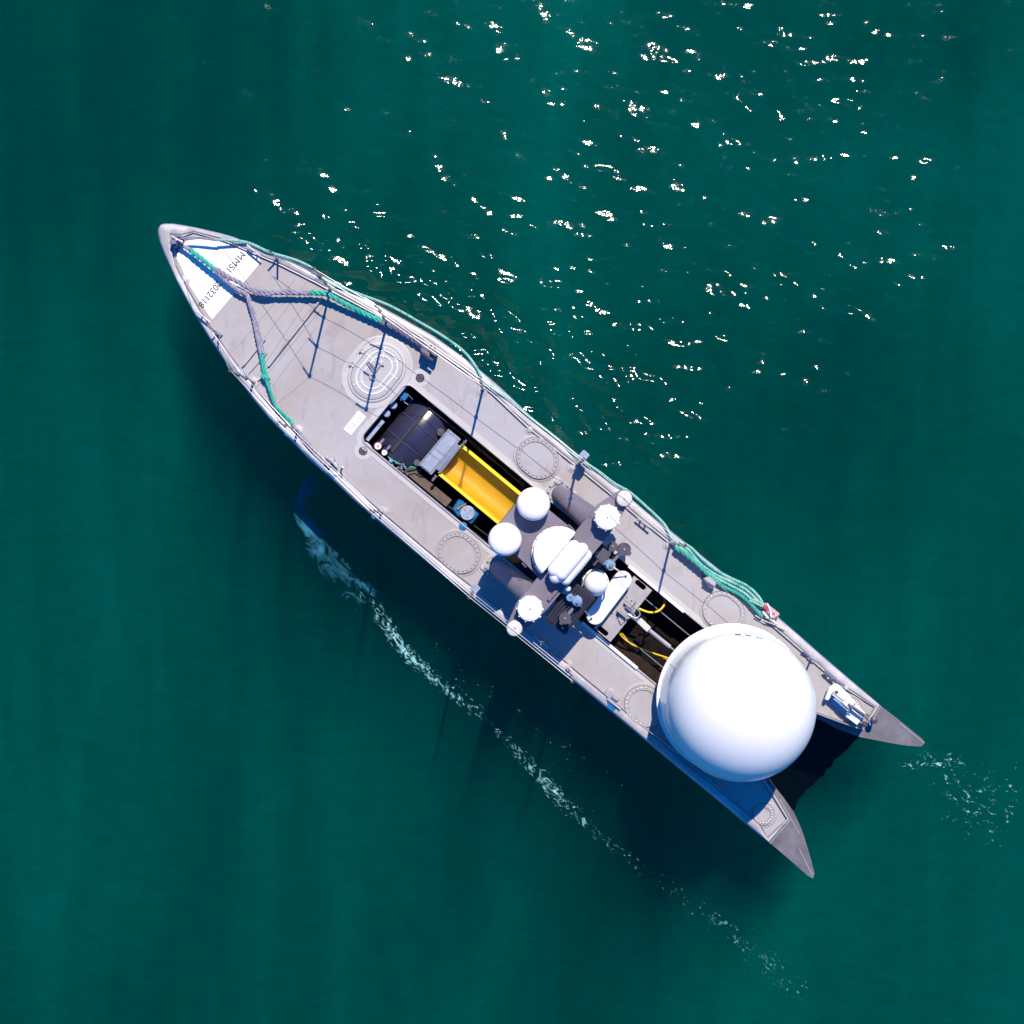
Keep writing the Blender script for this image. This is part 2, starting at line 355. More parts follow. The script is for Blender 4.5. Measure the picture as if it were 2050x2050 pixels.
# ---- bolted deck hatches
def stad(cu, cv, r, h, along='u', n=12):
    out = []
    for k in range(2 * n):
        t = 2 * math.pi * (k + 0.5) / (2 * n)
        du = r * math.cos(t); dv = r * math.sin(t)
        if along == 'u': du += h if du > 0 else -h
        else: dv += h if dv > 0 else -h
        out.append((cu + du, cv + dv))
    return out
def sring(cu, cv, r, h, z, along='u', n=16): return [W(a, b, z) for a, b in stad(cu, cv, r, h, along, n)]
bolt_mb = MB().lathe((0, 0, 0), [(0.0085, 0), (0.0085, 0.005), (0.005, 0.007), (0, 0.0075)], n=8)
bolt_src = None
def oval_hatch(cu, cv, r, h, nb, boltmat='steel', name='hatch', z0=0.5745, bolt_r=None, lab=None):
    global bolt_src
    mb = MB(); mb.loft([sring(cu, cv, r + 7, h, z0), sring(cu, cv, r + 4.5, h, z0 + 0.010), sring(cu, cv, r + 1, h, z0 + 0.012), sring(cu, cv, r, h, z0 + 0.006)], smooth=True)
    hh = build(name, mb, 'deck', boat, label=lab)
    mb = MB(); mb.loft([sring(cu, cv, r, h, z0 + 0.002), sring(cu, cv, r - 0.6, h, z0 + 0.034), sring(cu, cv, r - 8.5, h, z0 + 0.0345), sring(cu, cv, r - 9.2, h, z0 + 0.020)])
    fl = build('flange', mb, 'hatchring', hh)
    mb = MB(); rr = sring(cu, cv, r - 9.2, h, z0 + 0.020); mb.add(rr, [tuple(range(len(rr)))])
    build('cover', mb, 'deck', hh)
    per = stad(cu, cv, r - 4.5, h, 'u', 60); L = [0.0]
    for i in range(len(per)):
        a = per[i]; b = per[(i + 1) % len(per)]; L.append(L[-1] + math.hypot(a[0] - b[0], a[1] - b[1]))
    for k in range(nb):
        s_ = L[-1] * k / nb; i = max(j for j in range(len(per)) if L[j] <= s_ + 1e-9); t = (s_ - L[i]) / (L[i + 1] - L[i])
        a = per[i]; b = per[(i + 1) % len(per)]; p = W(a[0] + (b[0] - a[0]) * t, a[1] + (b[1] - a[1]) * t, z0 + 0.0345)
        if bolt_src is None: bolt_src = {}
        if boltmat not in bolt_src:
            o = unit('bolt', bolt_mb, boltmat, hh, p); bolt_src[boltmat] = o
        else: inst(bolt_src[boltmat], hh, p)
oval_hatch(884.5, 123, 38, 6, 26, 'dgrey', lab='oval hatch with a ring of dark bolts')
oval_hatch(884.5, -123, 38, 6, 26, 'dgrey', lab='oval hatch with a ring of dark bolts')
oval_hatch(1368, 124, 38, 6, 26, 'steel', lab='oval hatch with a ring of bright bolts')
oval_hatch(1368, -122, 38, 6, 26, 'steel', lab='oval hatch with a ring of bright bolts')
oval_hatch(1687, 137, 22, 0, 20, 'steel', lab='small round hatch with a ring of bright bolts')
oval_hatch(1688, -137, 22, 0, 20, 'steel', lab='small round hatch with a ring of bright bolts')

# ---- big plastic manhole hatch forward
cu, cv = px2uv(754.5, 745.5)
mb = MB(); mb.loft([sring(cu, cv, 63, 15, 0.5750, 'v', 20), sring(cu, cv, 60, 15, 0.583, 'v', 20), sring(cu, cv, 50, 15, 0.5835, 'v', 20), sring(cu, cv, 47, 15, 0.600, 'v', 20), sring(cu, cv, 43.5, 15, 0.603, 'v', 20), sring(cu, cv, 43, 15, 0.59, 'v', 20)], smooth=False)
mh = build('manhole_hatch', mb, 'deck_light', boat, label='large pale round hatch with raised rings and folding handle')
M['lid'] = mat('pale_moulded_plastic', (0.43, 0.43, 0.445), 0.5, var=0.08, vscale=6, speck=.15)
M['lidring'] = mat('pale_rib_plastic', (0.66, 0.67, 0.68), 0.4)
mb = MB(); mb.loft([sring(cu, cv, 43, 15, 0.588, 'v', 20), sring(cu, cv, 42.2, 15, 0.607, 'v', 20), sring(cu, cv, 38, 15, 0.612, 'v', 20)]); rr = sring(cu, cv, 38, 15, 0.612, 'v', 20); mb.add(rr, [tuple(range(len(rr)))])
lid = build('lid', mb, 'lid', mh)
for ra, rb in ((34, 29.5), (23.5, 19.5)):
    mb = MB(); mb.loft([sring(cu, cv, ra, 15, 0.612, 'v', 20), sring(cu, cv, ra - 0.8, 15, 0.620, 'v', 20), sring(cu, cv, rb + .8, 15, 0.620, 'v', 20), sring(cu, cv, rb, 15, 0.612, 'v', 20)])
    build('ring_rib', mb, 'lidring', lid)
for k, (dv, ang) in enumerate([(15, 0), (15, 60), (15, 120), (15, 180), (-15, 180), (-15, 240), (-15, 300), (-15, 0)]):
    t = R(ang); c = Vector((cu + 29 * math.cos(t), cv + dv + 29 * math.sin(t)))
    d = (W(c.x + math.cos(t), c.y + math.sin(t)) - W(c.x, c.y)).normalized()
    mb = MB(); mb.box(W(c.x, c.y, 0.615), 0.075, 0.007, 0.004, ax=d, ay=Zv.cross(d)); build('radial_rib', mb, 'lidring', lid)
mb = MB()
for px, py in ((763, 727), (745, 756)):
    mb.lathe(X(px, py, 0.612), [(0.036, 0), (0.036, 0.02), (0.02, 0.03), (0, 0.031)], 14)
    mb.box(X(px, py, 0.635), 0.045, 0.01, 0.008, ax=Av, ay=Bv)
mb.cyl(X(745, 754, 0.635), X(762, 729, 0.635), 0.011, 8); build('latch', mb, 'rail_groove', lid)
mb = MB(); mb.tube([X(734, 727, .63), X(749, 742, .66), X(753, 738, .66), X(738, 724, .63), X(734, 727, .63)], 0.008, 6); build('handle', mb, 'steel', lid)
for px, py in ((723, 700), (703, 727)):
    mb = MB(); mb.box(X(px + 3, py + 2, 0.605), 0.04, 0.035, 0.012, bev=0.01); mb.cyl(X(px, py, .62) - Bv * .04, X(px, py, .62) + Bv * .04, 0.01, 8); build('hinge', mb, 'deck_light', mh)
# hinge step
mb = MB(); mb.prism([to2(p) for p in ((684, 742), (700, 712), (728, 682), (752, 676), (726, 692), (694, 735), (690, 780), (684, 768))], 0.575, 0.59); build('hatch_step', mb, 'gunwale', mh)

# ---- drains, sign plate, deck lines
for px, py in ((841, 757), (727, 903)):
    mb = MB(); mb.lathe(X(px, py, 0.5750), [(0.125, 0), (0.12, 0.004), (0.06, 0.0045)], 28); d = build('drain', mb, 'deck_light', boat)
    mb = MB(); mb.lathe(X(px, py, 0.5750), [(0.06, 0.0045), (0.056, 0.009), (0.05, 0.002), (0, 0.002)], 24); build('drain_bowl', mb, 'dgrey', d)
    mb = MB()
    for a in (0, 60, 120): dd = Vector((math.cos(R(a)), math.sin(R(a)), 0)); mb.box(X(px, py, 0.582), 0.05, 0.004, 0.003, ax=dd, ay=Zv.cross(dd))
    build('drain_grate', mb, 'dgrey', d)
sp = [(717, 821.5), (732.5, 834), (702.5, 871), (687, 859)]
mb = MB(); mb.prism([to2(p) for p in sp], 0.575, 0.580); sg = build('sign_plate', mb, 'white', boat, label='small white notice plate with rows of tiny text')
mb = MB(); c = X(709.8, 846.4, 0.5806)
for row in range(4):
    x = -0.11
    while x < 0.11:
        L = random.uniform(0.008, 0.022)
        if random.random() < .8: mb.box(c + Bv * -x + Av * ((row - 1.5) * 0.024 * -1), 0.0034, L / 2, 0.0008)
        x += L + 0.012
build('print', mb, 'ink', sg)
# thin cross seams ahead of the manhole, and the white cross bar
for (a, b) in (((622, 553), (520, 688)), ((640, 562), (512, 757)), ((655, 572), (515, 764)), ((650, 610), (517, 771)), ((634, 655), (545, 773)), ((618, 757), (556, 806)), ((590, 560), (470, 700))):
    mb = MB(); mb.tube([X(*a, 0.577), X(*b, 0.577)], 0.0035, 5); build('deck_seam', mb, 'rail_groove', boat)
mb = MB(); mb.tube([X(645, 596, 0.60), X(537, 733, 0.60)], 0.017, 8); build('cross_bar', mb, 'gunwale', boat)
for a, b, r in (((487, 733), (531, 679), .008), ((480, 737), (490, 727), .02), ((497, 748), (535, 705), .005), ((524, 753), (516, 762), .014)):
    mb = MB(); mb.tube([X(*a, 0.60), X(*b, 0.60)], r, 6); build('cross_tube', mb, 'gunwale', boat)

# ---- stanchions and wires
ST = {1: [(349, 120), (479, 141), (712, 160), (954, 166), (1198, 163)], -1: [(349, -122), (479, -140), (712, -158), (954, -163), (1198, -161)]}
HT = 1.66
for sgn in (1, -1):
    for i, (u, v) in enumerate(ST[sgn]):
        h = HT
        p = W(u, v, 0.575)
        mb = MB(); mb.cyl(p, p + Zv * h, 0.017, 8, r2=0.014); post = build('stanchion', mb, 'steel', boat)
        mb = MB(); mb.lathe(p, [(0.075, 0), (0.07, 0.012), (0.03, 0.016), (0.024, 0.07), (0.0, 0.07)], 18); build('stanchion_base', mb, 'gunwale', post)
        mb = MB()
        for f in (0.33, 0.66, 1.0):
            mb.cyl(p + Zv * (h * f - .03) , p + Zv * (h * f), 0.026, 8)
        build('wire_clamp', mb, 'dgrey', post)
    for f in (0.33, 0.66, 1.0):
        c0 = px2uv(437, 480) if f > .9 else px2uv(553, 520)
        pts = [W(c0[0], c0[1] * sgn, .62 if f > .9 else .88)] + [W(u, v, 0.575 + HT * f) for u, v in ST[sgn]]
        if f < 0.4: pts.append(W(1440, 150 * sgn, 0.62 + .4))
        if f < 0.4: pts.append(W(1560, 146 * sgn, 0.62))
        full_p = []
        for a, b in zip(pts, pts[1:]):
            for k in range(6):
                t = k / 6; full_p.append(a.lerp(b, t) - Zv * (0.035 * 4 * t * (1 - t)))
        full_p.append(pts[-1])
        mb = MB(); mb.tube(full_p, 0.0032, 5); build('guard_wire', mb, 'wire', boat)
    for i, (u, v) in enumerate(ST[sgn][0:2]):      # turnbuckles on the wires beside the bow posts
        for f in (0.33, 0.66, 1.0):
            mb = MB(); q = W(u, v, 0.575 + HT * f); nx = W(c0[0], c0[1] * sgn, .62) if i == 0 else W(*ST[sgn][0], 0.575 + HT * f)
            d = (nx - q).normalized(); mb.cyl(q + d * 0.03, q + d * 0.16, 0.011, 6); build('turnbuckle', mb, 'steel', boat)
# folded A-frames of the bow rail
for sgn, (bx, by) in ((1, (556, 518)), (-1, (437, 668))):
    mb = MB(); p = X(bx, by, .60)
    mb.cyl(p, p + Zv * .28 - Av * .10, 0.013, 8); mb.cyl(p, p + Zv * .30 + Av * .06, 0.013, 8); mb.box(p, .05, .03, .012)
    build('rail_bracket', mb, 'steel', boat)
# grab rails on the deck
def grab(px, py, L=36, z=0.585):
    c = X(px, py, z); mb = MB()
    mb.tube([c - Av * L / 2 / PX + Zv * 0.105, c + Av * L / 2 / PX + Zv * 0.105], 0.014, 8)
    for k in (-1, 1): mb.cyl(c + Av * (k * L * 0.18 / PX), c + Av * (k * L * 0.18 / PX) + Zv * 0.10, 0.011, 8)
    mb.box(c + Zv * 0.004, L * 0.34 / PX, 0.018, 0.004)
    build('cleat', mb, 'gunwale', boat)
grab(511, 505); grab(1287, 1045); grab(1084, 1285); grab(411, 637)
# pad eyes (rounded feet with raised discs) along both gunwales
for px, py in ((371, 561), (770, 1024), (1140, 1331), (1337, 1092), (1146, 937), (964, 785), (1061, 860)):
    mb = MB(); mb.lathe(X(px, py, 0.575), [(0.068, 0), (0.062, 0.008), (0.042, 0.010), (0.036, 0.024), (0.012, 0.028), (0, 0.028)], 20, smooth=False); build('pad_eye', mb, 'gunwale', boat)
# fairlead openings in the port gunwale
for pts in ([(572, 867), (590, 882), (645, 941), (676, 953), (668, 958), (626, 918), (586, 880), (569, 870)], [(1213, 1392), (1232, 1405), (1236, 1416), (1228, 1424), (1217, 1417)], [(1131, 1340), (1143, 1348), (1140, 1356), (1130, 1350)], [(745, 1027), (752, 1033), (750, 1040), (743, 1036)]):
    build('fairlead', sheet([pts], 0.607), 'blue', boat)
mb = MB()
mb.tube([X(1216, 1398, .63), X(1242, 1420, .63)], 0.016, 8); mb.lathe(X(1222, 1387, .58), [(0.07, 0), (0.062, .016), (0.03, .022), (0, .022)], 16, smooth=False); mb.box(X(1232, 1396, .6), .05, .03, .03, bev=.01)
build('mooring_roller', mb, 'gunwale', boat)
# white strips on the coaming of the aft opening, rails inside it
for v in (73.5, -73.5):
    mb = MB(); mb.box(W(1235, v, 0.602), 72 / PX, 3.2 / PX, 0.008, bev=.004); build('coaming_strip', mb, 'white', boat)
for v in (44, -40):
    mb = MB(); mb.tube([W(1190, v, 0.42), W(1420, v, 0.42)], 0.009, 6); build('pit_rail', mb, 'steel', boat)
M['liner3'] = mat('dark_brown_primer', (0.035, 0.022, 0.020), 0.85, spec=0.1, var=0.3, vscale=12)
M['liner2'] = mat('brown_primer_and_sheen', (0.13, 0.085, 0.07), 0.6, var=0.3, vscale=12)
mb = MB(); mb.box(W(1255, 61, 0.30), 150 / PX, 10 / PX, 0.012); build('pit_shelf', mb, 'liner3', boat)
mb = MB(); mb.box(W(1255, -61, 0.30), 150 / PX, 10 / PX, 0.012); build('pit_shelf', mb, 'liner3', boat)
for k in range(9):
    mb = MB(); mb.box(W(1180 + k * 26, random.choice((20, -25, 5, -48, 50)), 0.09), random.uniform(.03, .08), random.uniform(.03, .1), 0.04, bev=.008); build('pit_block', mb, 'pitfloor', boat)
mb = MB(); mb.box(W(1060, 0, 0.33), 70 / PX, 70 / PX, 0.25); build('bulkhead', mb, 'pit', boat)
mb = MB(); mb.box(W(750, -60, .40), 55 / PX, 9 / PX, .01); mb.box(W(690, -57, .30), 30 / PX, 14 / PX, .01); build('pit_shelf', mb, 'liner2', boat)
mb = MB(); mb.tube([W(650, 62, .5), W(760, 66, .46), W(900, 64, .44)], 0.012, 6); mb.tube([W(640, 68, .42), W(780, 62, .36), W(900, 68, .40)], 0.010, 6); mb.tube([W(720, -50, .3), W(800, -66, .36), W(920, -60, .3)], 0.012, 6)
build('hose', mb, 'black', boat)
# discs, bar and blue box on the front wall of the opening
for px, py, r in ((787, 811, .055), (774, 828, .05)):
    mb = MB(); mb.lathe(X(px, py, .47), [(r, -.05), (r, 0), (r * .8, .012), (0, .014)], 20); build('round_lamp', mb, 'bright', boat)
mb = MB(); mb.box(W(596, -42, .42), 4.5 / PX, 26 / PX, .03, bev=.005); build('wall_bar', mb, 'bright', boat)
mb = MB(); mb.box(X(808, 793, .45), .055, .05, .04, bev=.012); mb.tube([X(800, 799, .46), X(817, 810, .46), X(826, 800, .46), X(812, 784, .46)], .005, 5); build('junction_box', mb, 'blue', boat)

# ------------------------------------------------------------ things in the front opening
t = thing('fuel_tank', 'dark glossy tank with black strap in the front of the long opening', 'tank', W(660, 0, .06))
prof = [(0, -70), (36, -70), (47, -67), (51, -61), (51, 59), (47, 65), (36, 68), (0, 68)]
mb = MB(); mb.lathe(W(664, 0, .10), [(r / PX * 1.12, z / PX) for r, z in prof], 40, ax=Av, ay=Zv, az=Bv); build('shell', mb, 'tank', t)
mb = MB(); mb.box(W(650, 2, .478), 3.2 / PX, 56 / PX, .012, bev=.004); build('strap', mb, 'black', t)
for vv in (22, -24):
    mb = MB(); c = W(664, vv, .10)
    mb.tube([c + Av * (.385 * math.cos(R(a))) + Zv * (.385 * math.sin(R(a))) for a in range(20, 165, 8)], .008, 6); build('weld_ring', mb, 'dgrey', t)
mb = MB(); c = W(664, 0, .10)
rg = []
for vv in (-45, 45): rg.append([c + Bv * (vv / PX) + Av * (.378 * math.cos(R(a))) + Zv * (.378 * math.sin(R(a))) for a in range(28, 60, 4)])
mb.loft(rg, closed=False, smooth=True); build('sheen_band', mb, 'liner2', t)  # brown strip paints the bright streak along the tank
mb = MB(); mb.cyl(W(700, 40, .30), W(700, 40, .45), .05, 14); mb.cyl(W(703, -38, .30), W(703, -38, .46), .045, 14); build('filler_neck', mb, 'dgrey', t)
mb = MB(); mb.cyl(W(722, 28, .40), W(722, 38, .42), .03, 10); build('filler_cap', mb, 'orange', t)

t = thing('zinc_box', 'blue grey metal box across the opening beside yellow trough', 'box', W(733, 12, .1))
cx = (898 + 924 + 864 + 836) / 4; cy = (859 + 880 + 954 + 927) / 4
c = X(cx, cy, .52)
mb = MB(); mb.box(c - Zv * .12, 16.5 / PX, 47 / PX, .15, bev=.01); bx = build('body', mb, 'steelblue', t)
mb = MB(); mb.box(c + Zv * .036 - Av * .004, 13 / PX, 45 / PX, .008, bev=.006); build('lid', mb, 'steelblue', t)
mb = MB(); mb.box(c + Zv * .047, 13.2 / PX, .002, .0022); build('seam', mb, 'dgrey', t)
mb = MB(); mb.box(c - Av * (13.8 / PX) + Zv * .040, 1.6 / PX, 47 / PX, .01); build('edge_strip', mb, 'steel', t)
t = thing('roller_bar', 'bright steel roller bar with bolted ends beside the yellow trough', 'roller', X(900, 921, .5))
mb = MB(); mb.box(X(896, 915, .54), 5 / PX, 33 / PX, .012, bev=.004); build('guide_plate', mb, 'steel', t)
mb = MB(); mb.cyl(X(921, 895, .57), X(881, 946, .57), .016, 10); build('roller', mb, 'steel', t)
for (px, py, k) in ((929, 887, 1), (870, 957, -1)):
    mb = MB()
    for j in range(4): mb.cyl(X(px, py, .57) + Bv * k * (j * .024 - .04), X(px, py, .57) + Bv * k * (j * .024 - .022), .024 if j % 2 == 0 else .015, 8)
    build('bolt', mb, 'steel', t)

t = thing('yellow_trough', 'bright yellow ribbed metal trough lying in the long opening', 'trough', W(830, 10, .1))
u0, u1, v0, v1 = 753, 908, -26, 46
mb = MB(); nr = 15; secs = []
prof = []
for k in range(nr * 4 + 1):
    f = k / (nr * 4); v = v0 + 4 + (v1 - v0 - 8) * f
    zz = .31 + .020 * (1 if (k % 4) in (1, 2) else -1)
    prof.append((v, zz + 0.09 * (2 * f - 1) ** 2))
mb.loft([[W(u, v, z) for v, z in prof] for u in (u0, u1)], closed=False); build('ribbed_panel', mb, 'yellow', t)
for vv, zz in ((v0, .535), (v1, .535)):
    s_ = 1 if vv > 0 else -1
    mb = MB(); mb.box(W((u0 + u1) / 2, vv, zz), (u1 - u0) / 2 / PX, 3.6 / PX, .012, bev=.006); mb.box(W((u0 + u1) / 2, vv - s_ * 2.5, .425), (u1 - u0) / 2 / PX, .006, .11); build('flange', mb, 'yellow', t)
mb = MB(); mb.box(W(u0 - 3, 10, .45), .006, 36 / PX, .08); build('end_plate', mb, 'yellow', t)

t = thing('pump', 'blue pump with round grey cap beside the yellow trough', 'pump', X(935, 1025, .1))
mb = MB(); mb.prism([to2(p) for p in ((917, 999), (928, 1002), (925, 1012), (948, 1014), (960, 1029), (943, 1050), (928, 1042), (914, 1033), (904, 1019))], .2, .46, bev=.02); build('body', mb, 'blue', t)
mb = MB(); mb.lathe(X(936, 1027, .44), [(.10, 0), (.10, .06), (.095, .07), (.086, .072), (.082, .066), (0, .068)], 28); cp = build('cap', mb, 'bright', t)
mb = MB()
for a in (40, 130, 270): mb.lathe(X(936, 1027, .506) + Vector((math.cos(R(a)) * .055, math.sin(R(a)) * .055, 0)), [(.012, 0), (.01, .01), (0, .01)], 8)
build('bolt', mb, 'steel', cp)
mb = MB(); mb.cyl(X(917, 1018, .47), X(933, 1008, .47), .014, 10); mb.lathe(X(917, 1018, .46), [(.025, 0), (.02, .03), (0, .03)], 10); build('valve', mb, 'brass', t)
mb = MB(); mb.lathe(X(927, 1054, .578), [(.06, -.02), (.055, .012), (.03, .016), (0, .016)], 18); build('foot', mb, 'blue', t)

def gauge(px, py, r, m, lab):
    t = thing('gauge', lab, 'gauge', X(px, py, .5), 'round gauges on the edge of the opening')
    mb = MB(); mb.lathe(X(px, py, .5), [(r, 0), (r, .05), (r * .86, .058), (r * .84, .05)], 22); build('rim', mb, m, t)
    mb = MB(); mb.lathe(X(px, py, .55), [(r * .85, 0), (0, .001)], 22); build('dial', mb, 'white', t)
    mb = MB(); mb.lathe(X(px, py, .552), [(r * .35, 0), (r * .3, .006), (0, .007)], 12); build('knob', mb, 'pink' if m == 'red' else 'white', t)
    mb = MB(); mb.cyl(X(px + 5, py - 6, .53), X(px + 12, py - 14, .53), .02, 8); build('pipe', mb, 'steel', t)
gauge(757, 893, .055, 'red', 'white round gauge with red rim at the corner of the opening')
gauge(770, 906, .045, 'steel', 'smaller white gauge beside the red rimmed one')
t = thing('pipe_fittings', 'small steel pipe fittings beside the fuel tank', 'fittings', X(800, 935, .5))
mb = MB(); mb.tube([X(777, 915, .56), X(787, 922, .57), X(798, 928, .56), (X(806, 931, .5))], .010, 6); build('green_hose', mb, 'green', t)
mb = MB(); mb.tube([X(832, 937, .45), X(822, 934, .5), X(815, 940, .45)], .009, 6); build('green_hose', mb, 'green', t)
mb = MB(); mb.lathe(X(783, 922, .57), [(.03, 0), (.026, .03), (0, .03)], 10); build('valve', mb, 'glass', t)
mb = MB()
for k in range(8):
    a = X(788 + k * 4 + random.uniform(-3, 3), 926 + k * 4 + random.uniform(-3, 3), .54); mb.cyl(a, a + Vector((random.uniform(-.05, .05), random.uniform(-.05, .05), .02)), .012, 7)
mb.cyl(X(806, 928, .55), X(813, 939, .55), .014, 8)
build('fitting', mb, 'steel', t)
mb = MB(); mb.tube([X(806, 938, .5), X(820, 941, .5), X(832, 938, .5), X(840, 950, .45), X(852, 958, .4)], .008, 6); mb.tube([X(770, 895, .5), X(778, 885, .52), X(772, 880, .5), X(762, 888, .5)], .006, 6); build('black_hose', mb, 'black', t)

# ------------------------------------------------------------ equipment arch
ZP = 1.50
def WX(px, py, z): return X(px, py, z)
def toP(poly, z): return [(X(p[0], p[1], z).x, X(p[0], p[1], z).y) for p in poly]
arch = thing('equipment_arch', 'grey arch spanning the boat and carrying the white domes', 'arch', W(1040, 0, .6))
mb = MB(); mb.prism(toP([(1103, 1024), (1152, 1064), (1078, 1155), (1034, 1113), (997, 1082), (1000, 1046), (1038, 1002), (1068, 996)], ZP - .02), ZP - .14, ZP - .02, bev=.01); build('front_plate', mb, 'grey', arch)
wing = [uv2px(*p) for p in ((1037, 128), (1050, 172), (1055, 184), (1066, 190), (1078, 186), (1082, 172), (1088, 140), (1093, 100), (1093, -100), (1088, -140), (1082, -172), (1078, -182), (1066, -187), (1055, -182), (1050, -172), (1037, -128))]
mb = MB(); mb.prism(toP(wing, ZP), ZP - .12, ZP, bev=.015); build('wing_plate', mb, 'grey', arch)
for s_ in (1, -1):
    a = W(961, 98 * s_, .60); b = W(1056, 92 * s_, ZP - .17)
    mb = MB(); mb.cyl(a, b, 17 / PX, 24, r2=27 / PX); leg = build('leg', mb, 'grey', arch)
    mb = MB(); mb.lathe(a, [(.17, 0), (.17, .02), (.11, .022)], 28); fl = build('foot_flange', mb, 'plate', leg)
    mb = MB()
    for k in range(10):
        t_ = 2 * math.pi * k / 10; mb.lathe(a + Vector((math.cos(t_) * .14, math.sin(t_) * .14, .02)), [(.018, 0), (.016, .02), (0, .022)], 8)
    build('bolt', mb, 'steel', leg)
    mb = MB(); mb.box(W(963, 98 * s_, .585), .19, .15, .012, bev=.02); build('base_plate', mb, 'deck_light', leg)
for (a, b) in (((1138, 1050), (1150, 1062)), ((1045, 1127), (1053, 1136))):
    mb = MB(); mb.tube([X(*a, ZP), X(*b, ZP)], .007, 6); build('hinge_pin', mb, 'steel', arch)
# rack of bars behind the wing
for k in range(7):
    u = 1097 + k * 5.5; mb = MB(); mb.box(W(u, -8, .90), 1.4 / PX, 78 / PX - k * .02, .022); build('rack_bar', mb, 'dgrey', arch)
for v in (-72, -40, -5, 34, 58):
    mb = MB(); mb.box(W(1114, v, .88), 20 / PX, 2 / PX, .02); build('rack_bar', mb, 'dgrey', arch)
for u, v, a, b, z in ((1102, 55, 10, 12, ZP - .04), (1106, 38, 8, 10, 1.1), (1104, -92, 9, 16, .98)):
    mb = MB(); mb.box(W(u, v, z), a / PX, b / PX, .05, bev=.01); build('electronics_case', mb, 'dgrey', arch)
mb = MB(); mb.box(W(1119, -64, ZP - .16), 25 / PX, 46 / PX, .02); build('shadow_tray', mb, 'black', arch)  # tray added to widen the port deck shadow; black stands in for shade
for k in range(8): mb = MB(); mb.box(W(1097 + k * 6, -64, ZP - .12), 1.3 / PX, 44 / PX, .018); build('rack_bar', mb, 'tank', arch)  # navy stands in for the shade over these bars
mb = MB()
for k in range(10): p = W(1098 + (k % 3) * 9, -60 - (k // 3) * 14, .93); mb.lathe(p, [(.016, 0), (.014, .015), (0, .016)], 8)
build('bolt', mb, 'steel', arch)
mb = MB(); mb.box(W(1075, -62, ZP + .02), 3 / PX, 16 / PX, .02, bev=.004); build('bracket', mb, 'grey', arch)
mb = MB(); mb.box(W(1006, -104, .70), 20 / PX, 4.6 / PX, .03, bev=.01); build('side_label', mb, 'white', boat)

# domes on the front plate
def drum(px, py, r, h, z, lab, grp):
    c = X(px, py, z + h * .7); c.z = z
    t = thing('satellite_dome', lab, 'dome', c, grp)
    mb = MB(); mb.lathe(c, [(r * .93, 0), (r * .97, .02), (r, .05), (r, h * .55), (r * .985, h * .70), (r * .93, h * .83), (r * .8, h * .92), (r * .5, h * .985), (0, h)], 56); build('shell', mb, 'white', t)
    mb = MB(); mb.lathe(c, [(r * .95, -.015), (r * .95, .008), (r * .9, .01)], 40); build('base_ring', mb, 'dgrey', t)
    return t
d1 = drum(1068, 1009, .213, .30, ZP - .02, 'white round dome nearest the green rope at the front of the arch', 'white domes at the front of the arch')
d2c = X(1011, 1080, ZP - .02 + .21); d2c.z = ZP - .02
dup(d1, d2c, 'white round dome at the front of the arch beside the blue pump')
# finned caps
c = X(1216, 1036, ZP + .2); c.z = ZP
t = thing('finned_dome', 'white cap with small lugs on the arch beside the green rope', 'dome', c, 'white lugged caps on the arch ends')
r = .163
mb = MB(); mb.lathe(c, [(r * .98, 0), (r, .02), (r, .15), (r * .985, .19), (r * .93, .215), (r * .6, .235), (0, .245)], 44); build('shell', mb, 'white', t)
mb = MB()
for k in range(10):
    a = 2 * math.pi * k / 10 + .2; d = Vector((math.cos(a), math.sin(a), 0)); mb.box(c + d * (r + .001) + Zv * .17, .008, .010, .025, ax=d, ay=Zv.cross(d))
build('lug', mb, 'white', t)
mb = MB(); mb.lathe(c + Zv * .2445, [(.012, 0), (.01, .004), (0, .005)], 8); build('vent_plug', mb, 'grey', t)
c2 = X(1061, 1219, ZP + .2); c2.z = ZP
dup(t, c2, 'white cap with small lugs on the arch end over the shaded deck', rot=.4)
# lamps on the arch tips
c = X(1250, 998, ZP + .1); c.z = ZP
t = thing('mast_lamp', 'small white lamp on arch tip by the green rope', 'lamp', c, 'round white lamps on the arch tips')
mb = MB(); mb.lathe(c, [(.107, 0), (.107, .06), (.1, .065)], 32); build('housing', mb, 'grey', t)
mb = MB(); mb.lathe(c, [(.1, .0), (.1, .075), (.095, .10), (.07, .108), (0, .11)], 32); build('lens', mb, 'whitedirty', t)
mb = MB(); mb.box(c + Zv * .111 + Vector((0, -.005, 0)), .016, .004, .001, ax=Vector((1, 0, 0)), ay=Vector((0, 1, 0))); build('plug', mb, 'dgrey', t)
c2 = X(1030, 1258, ZP + .1); c2.z = ZP
dup(t, c2, 'small white lamp on arch tip over the hull edge', rot=2.4)
# half dome
c = X(1118, 1108, ZP + .1); c.z = ZP
t = thing('half_dome', 'white half round dome with straight back edge in the middle of the arch', 'dome', c)
mb = MB(); n_ = 28; rings = []
for (r, z) in ((.345, 0), (.345, .03), (.338, .045), (.325, .05), (.325, .12), (.315, .15), (.28, .165), (.15, .18), (0.0005, .185)):
    rings.append([c + Bv * (r * math.cos(math.pi * i / n_)) - Av * (r * math.sin(math.pi * i / n_)) + Zv * z for i in range(n_ + 1)])
mb.loft(rings, closed=True, smooth=False); build('shell', mb, 'white', t)
mb = MB()
for i in range(6, 26, 3):
    a = math.pi * i / n_; d = Bv * math.cos(a) - Av * math.sin(a); mb.box(c + d * .334 + Zv * .048, .010, .010, .006, ax=d, ay=Zv.cross(d))
build('screw', mb, 'plate', t)
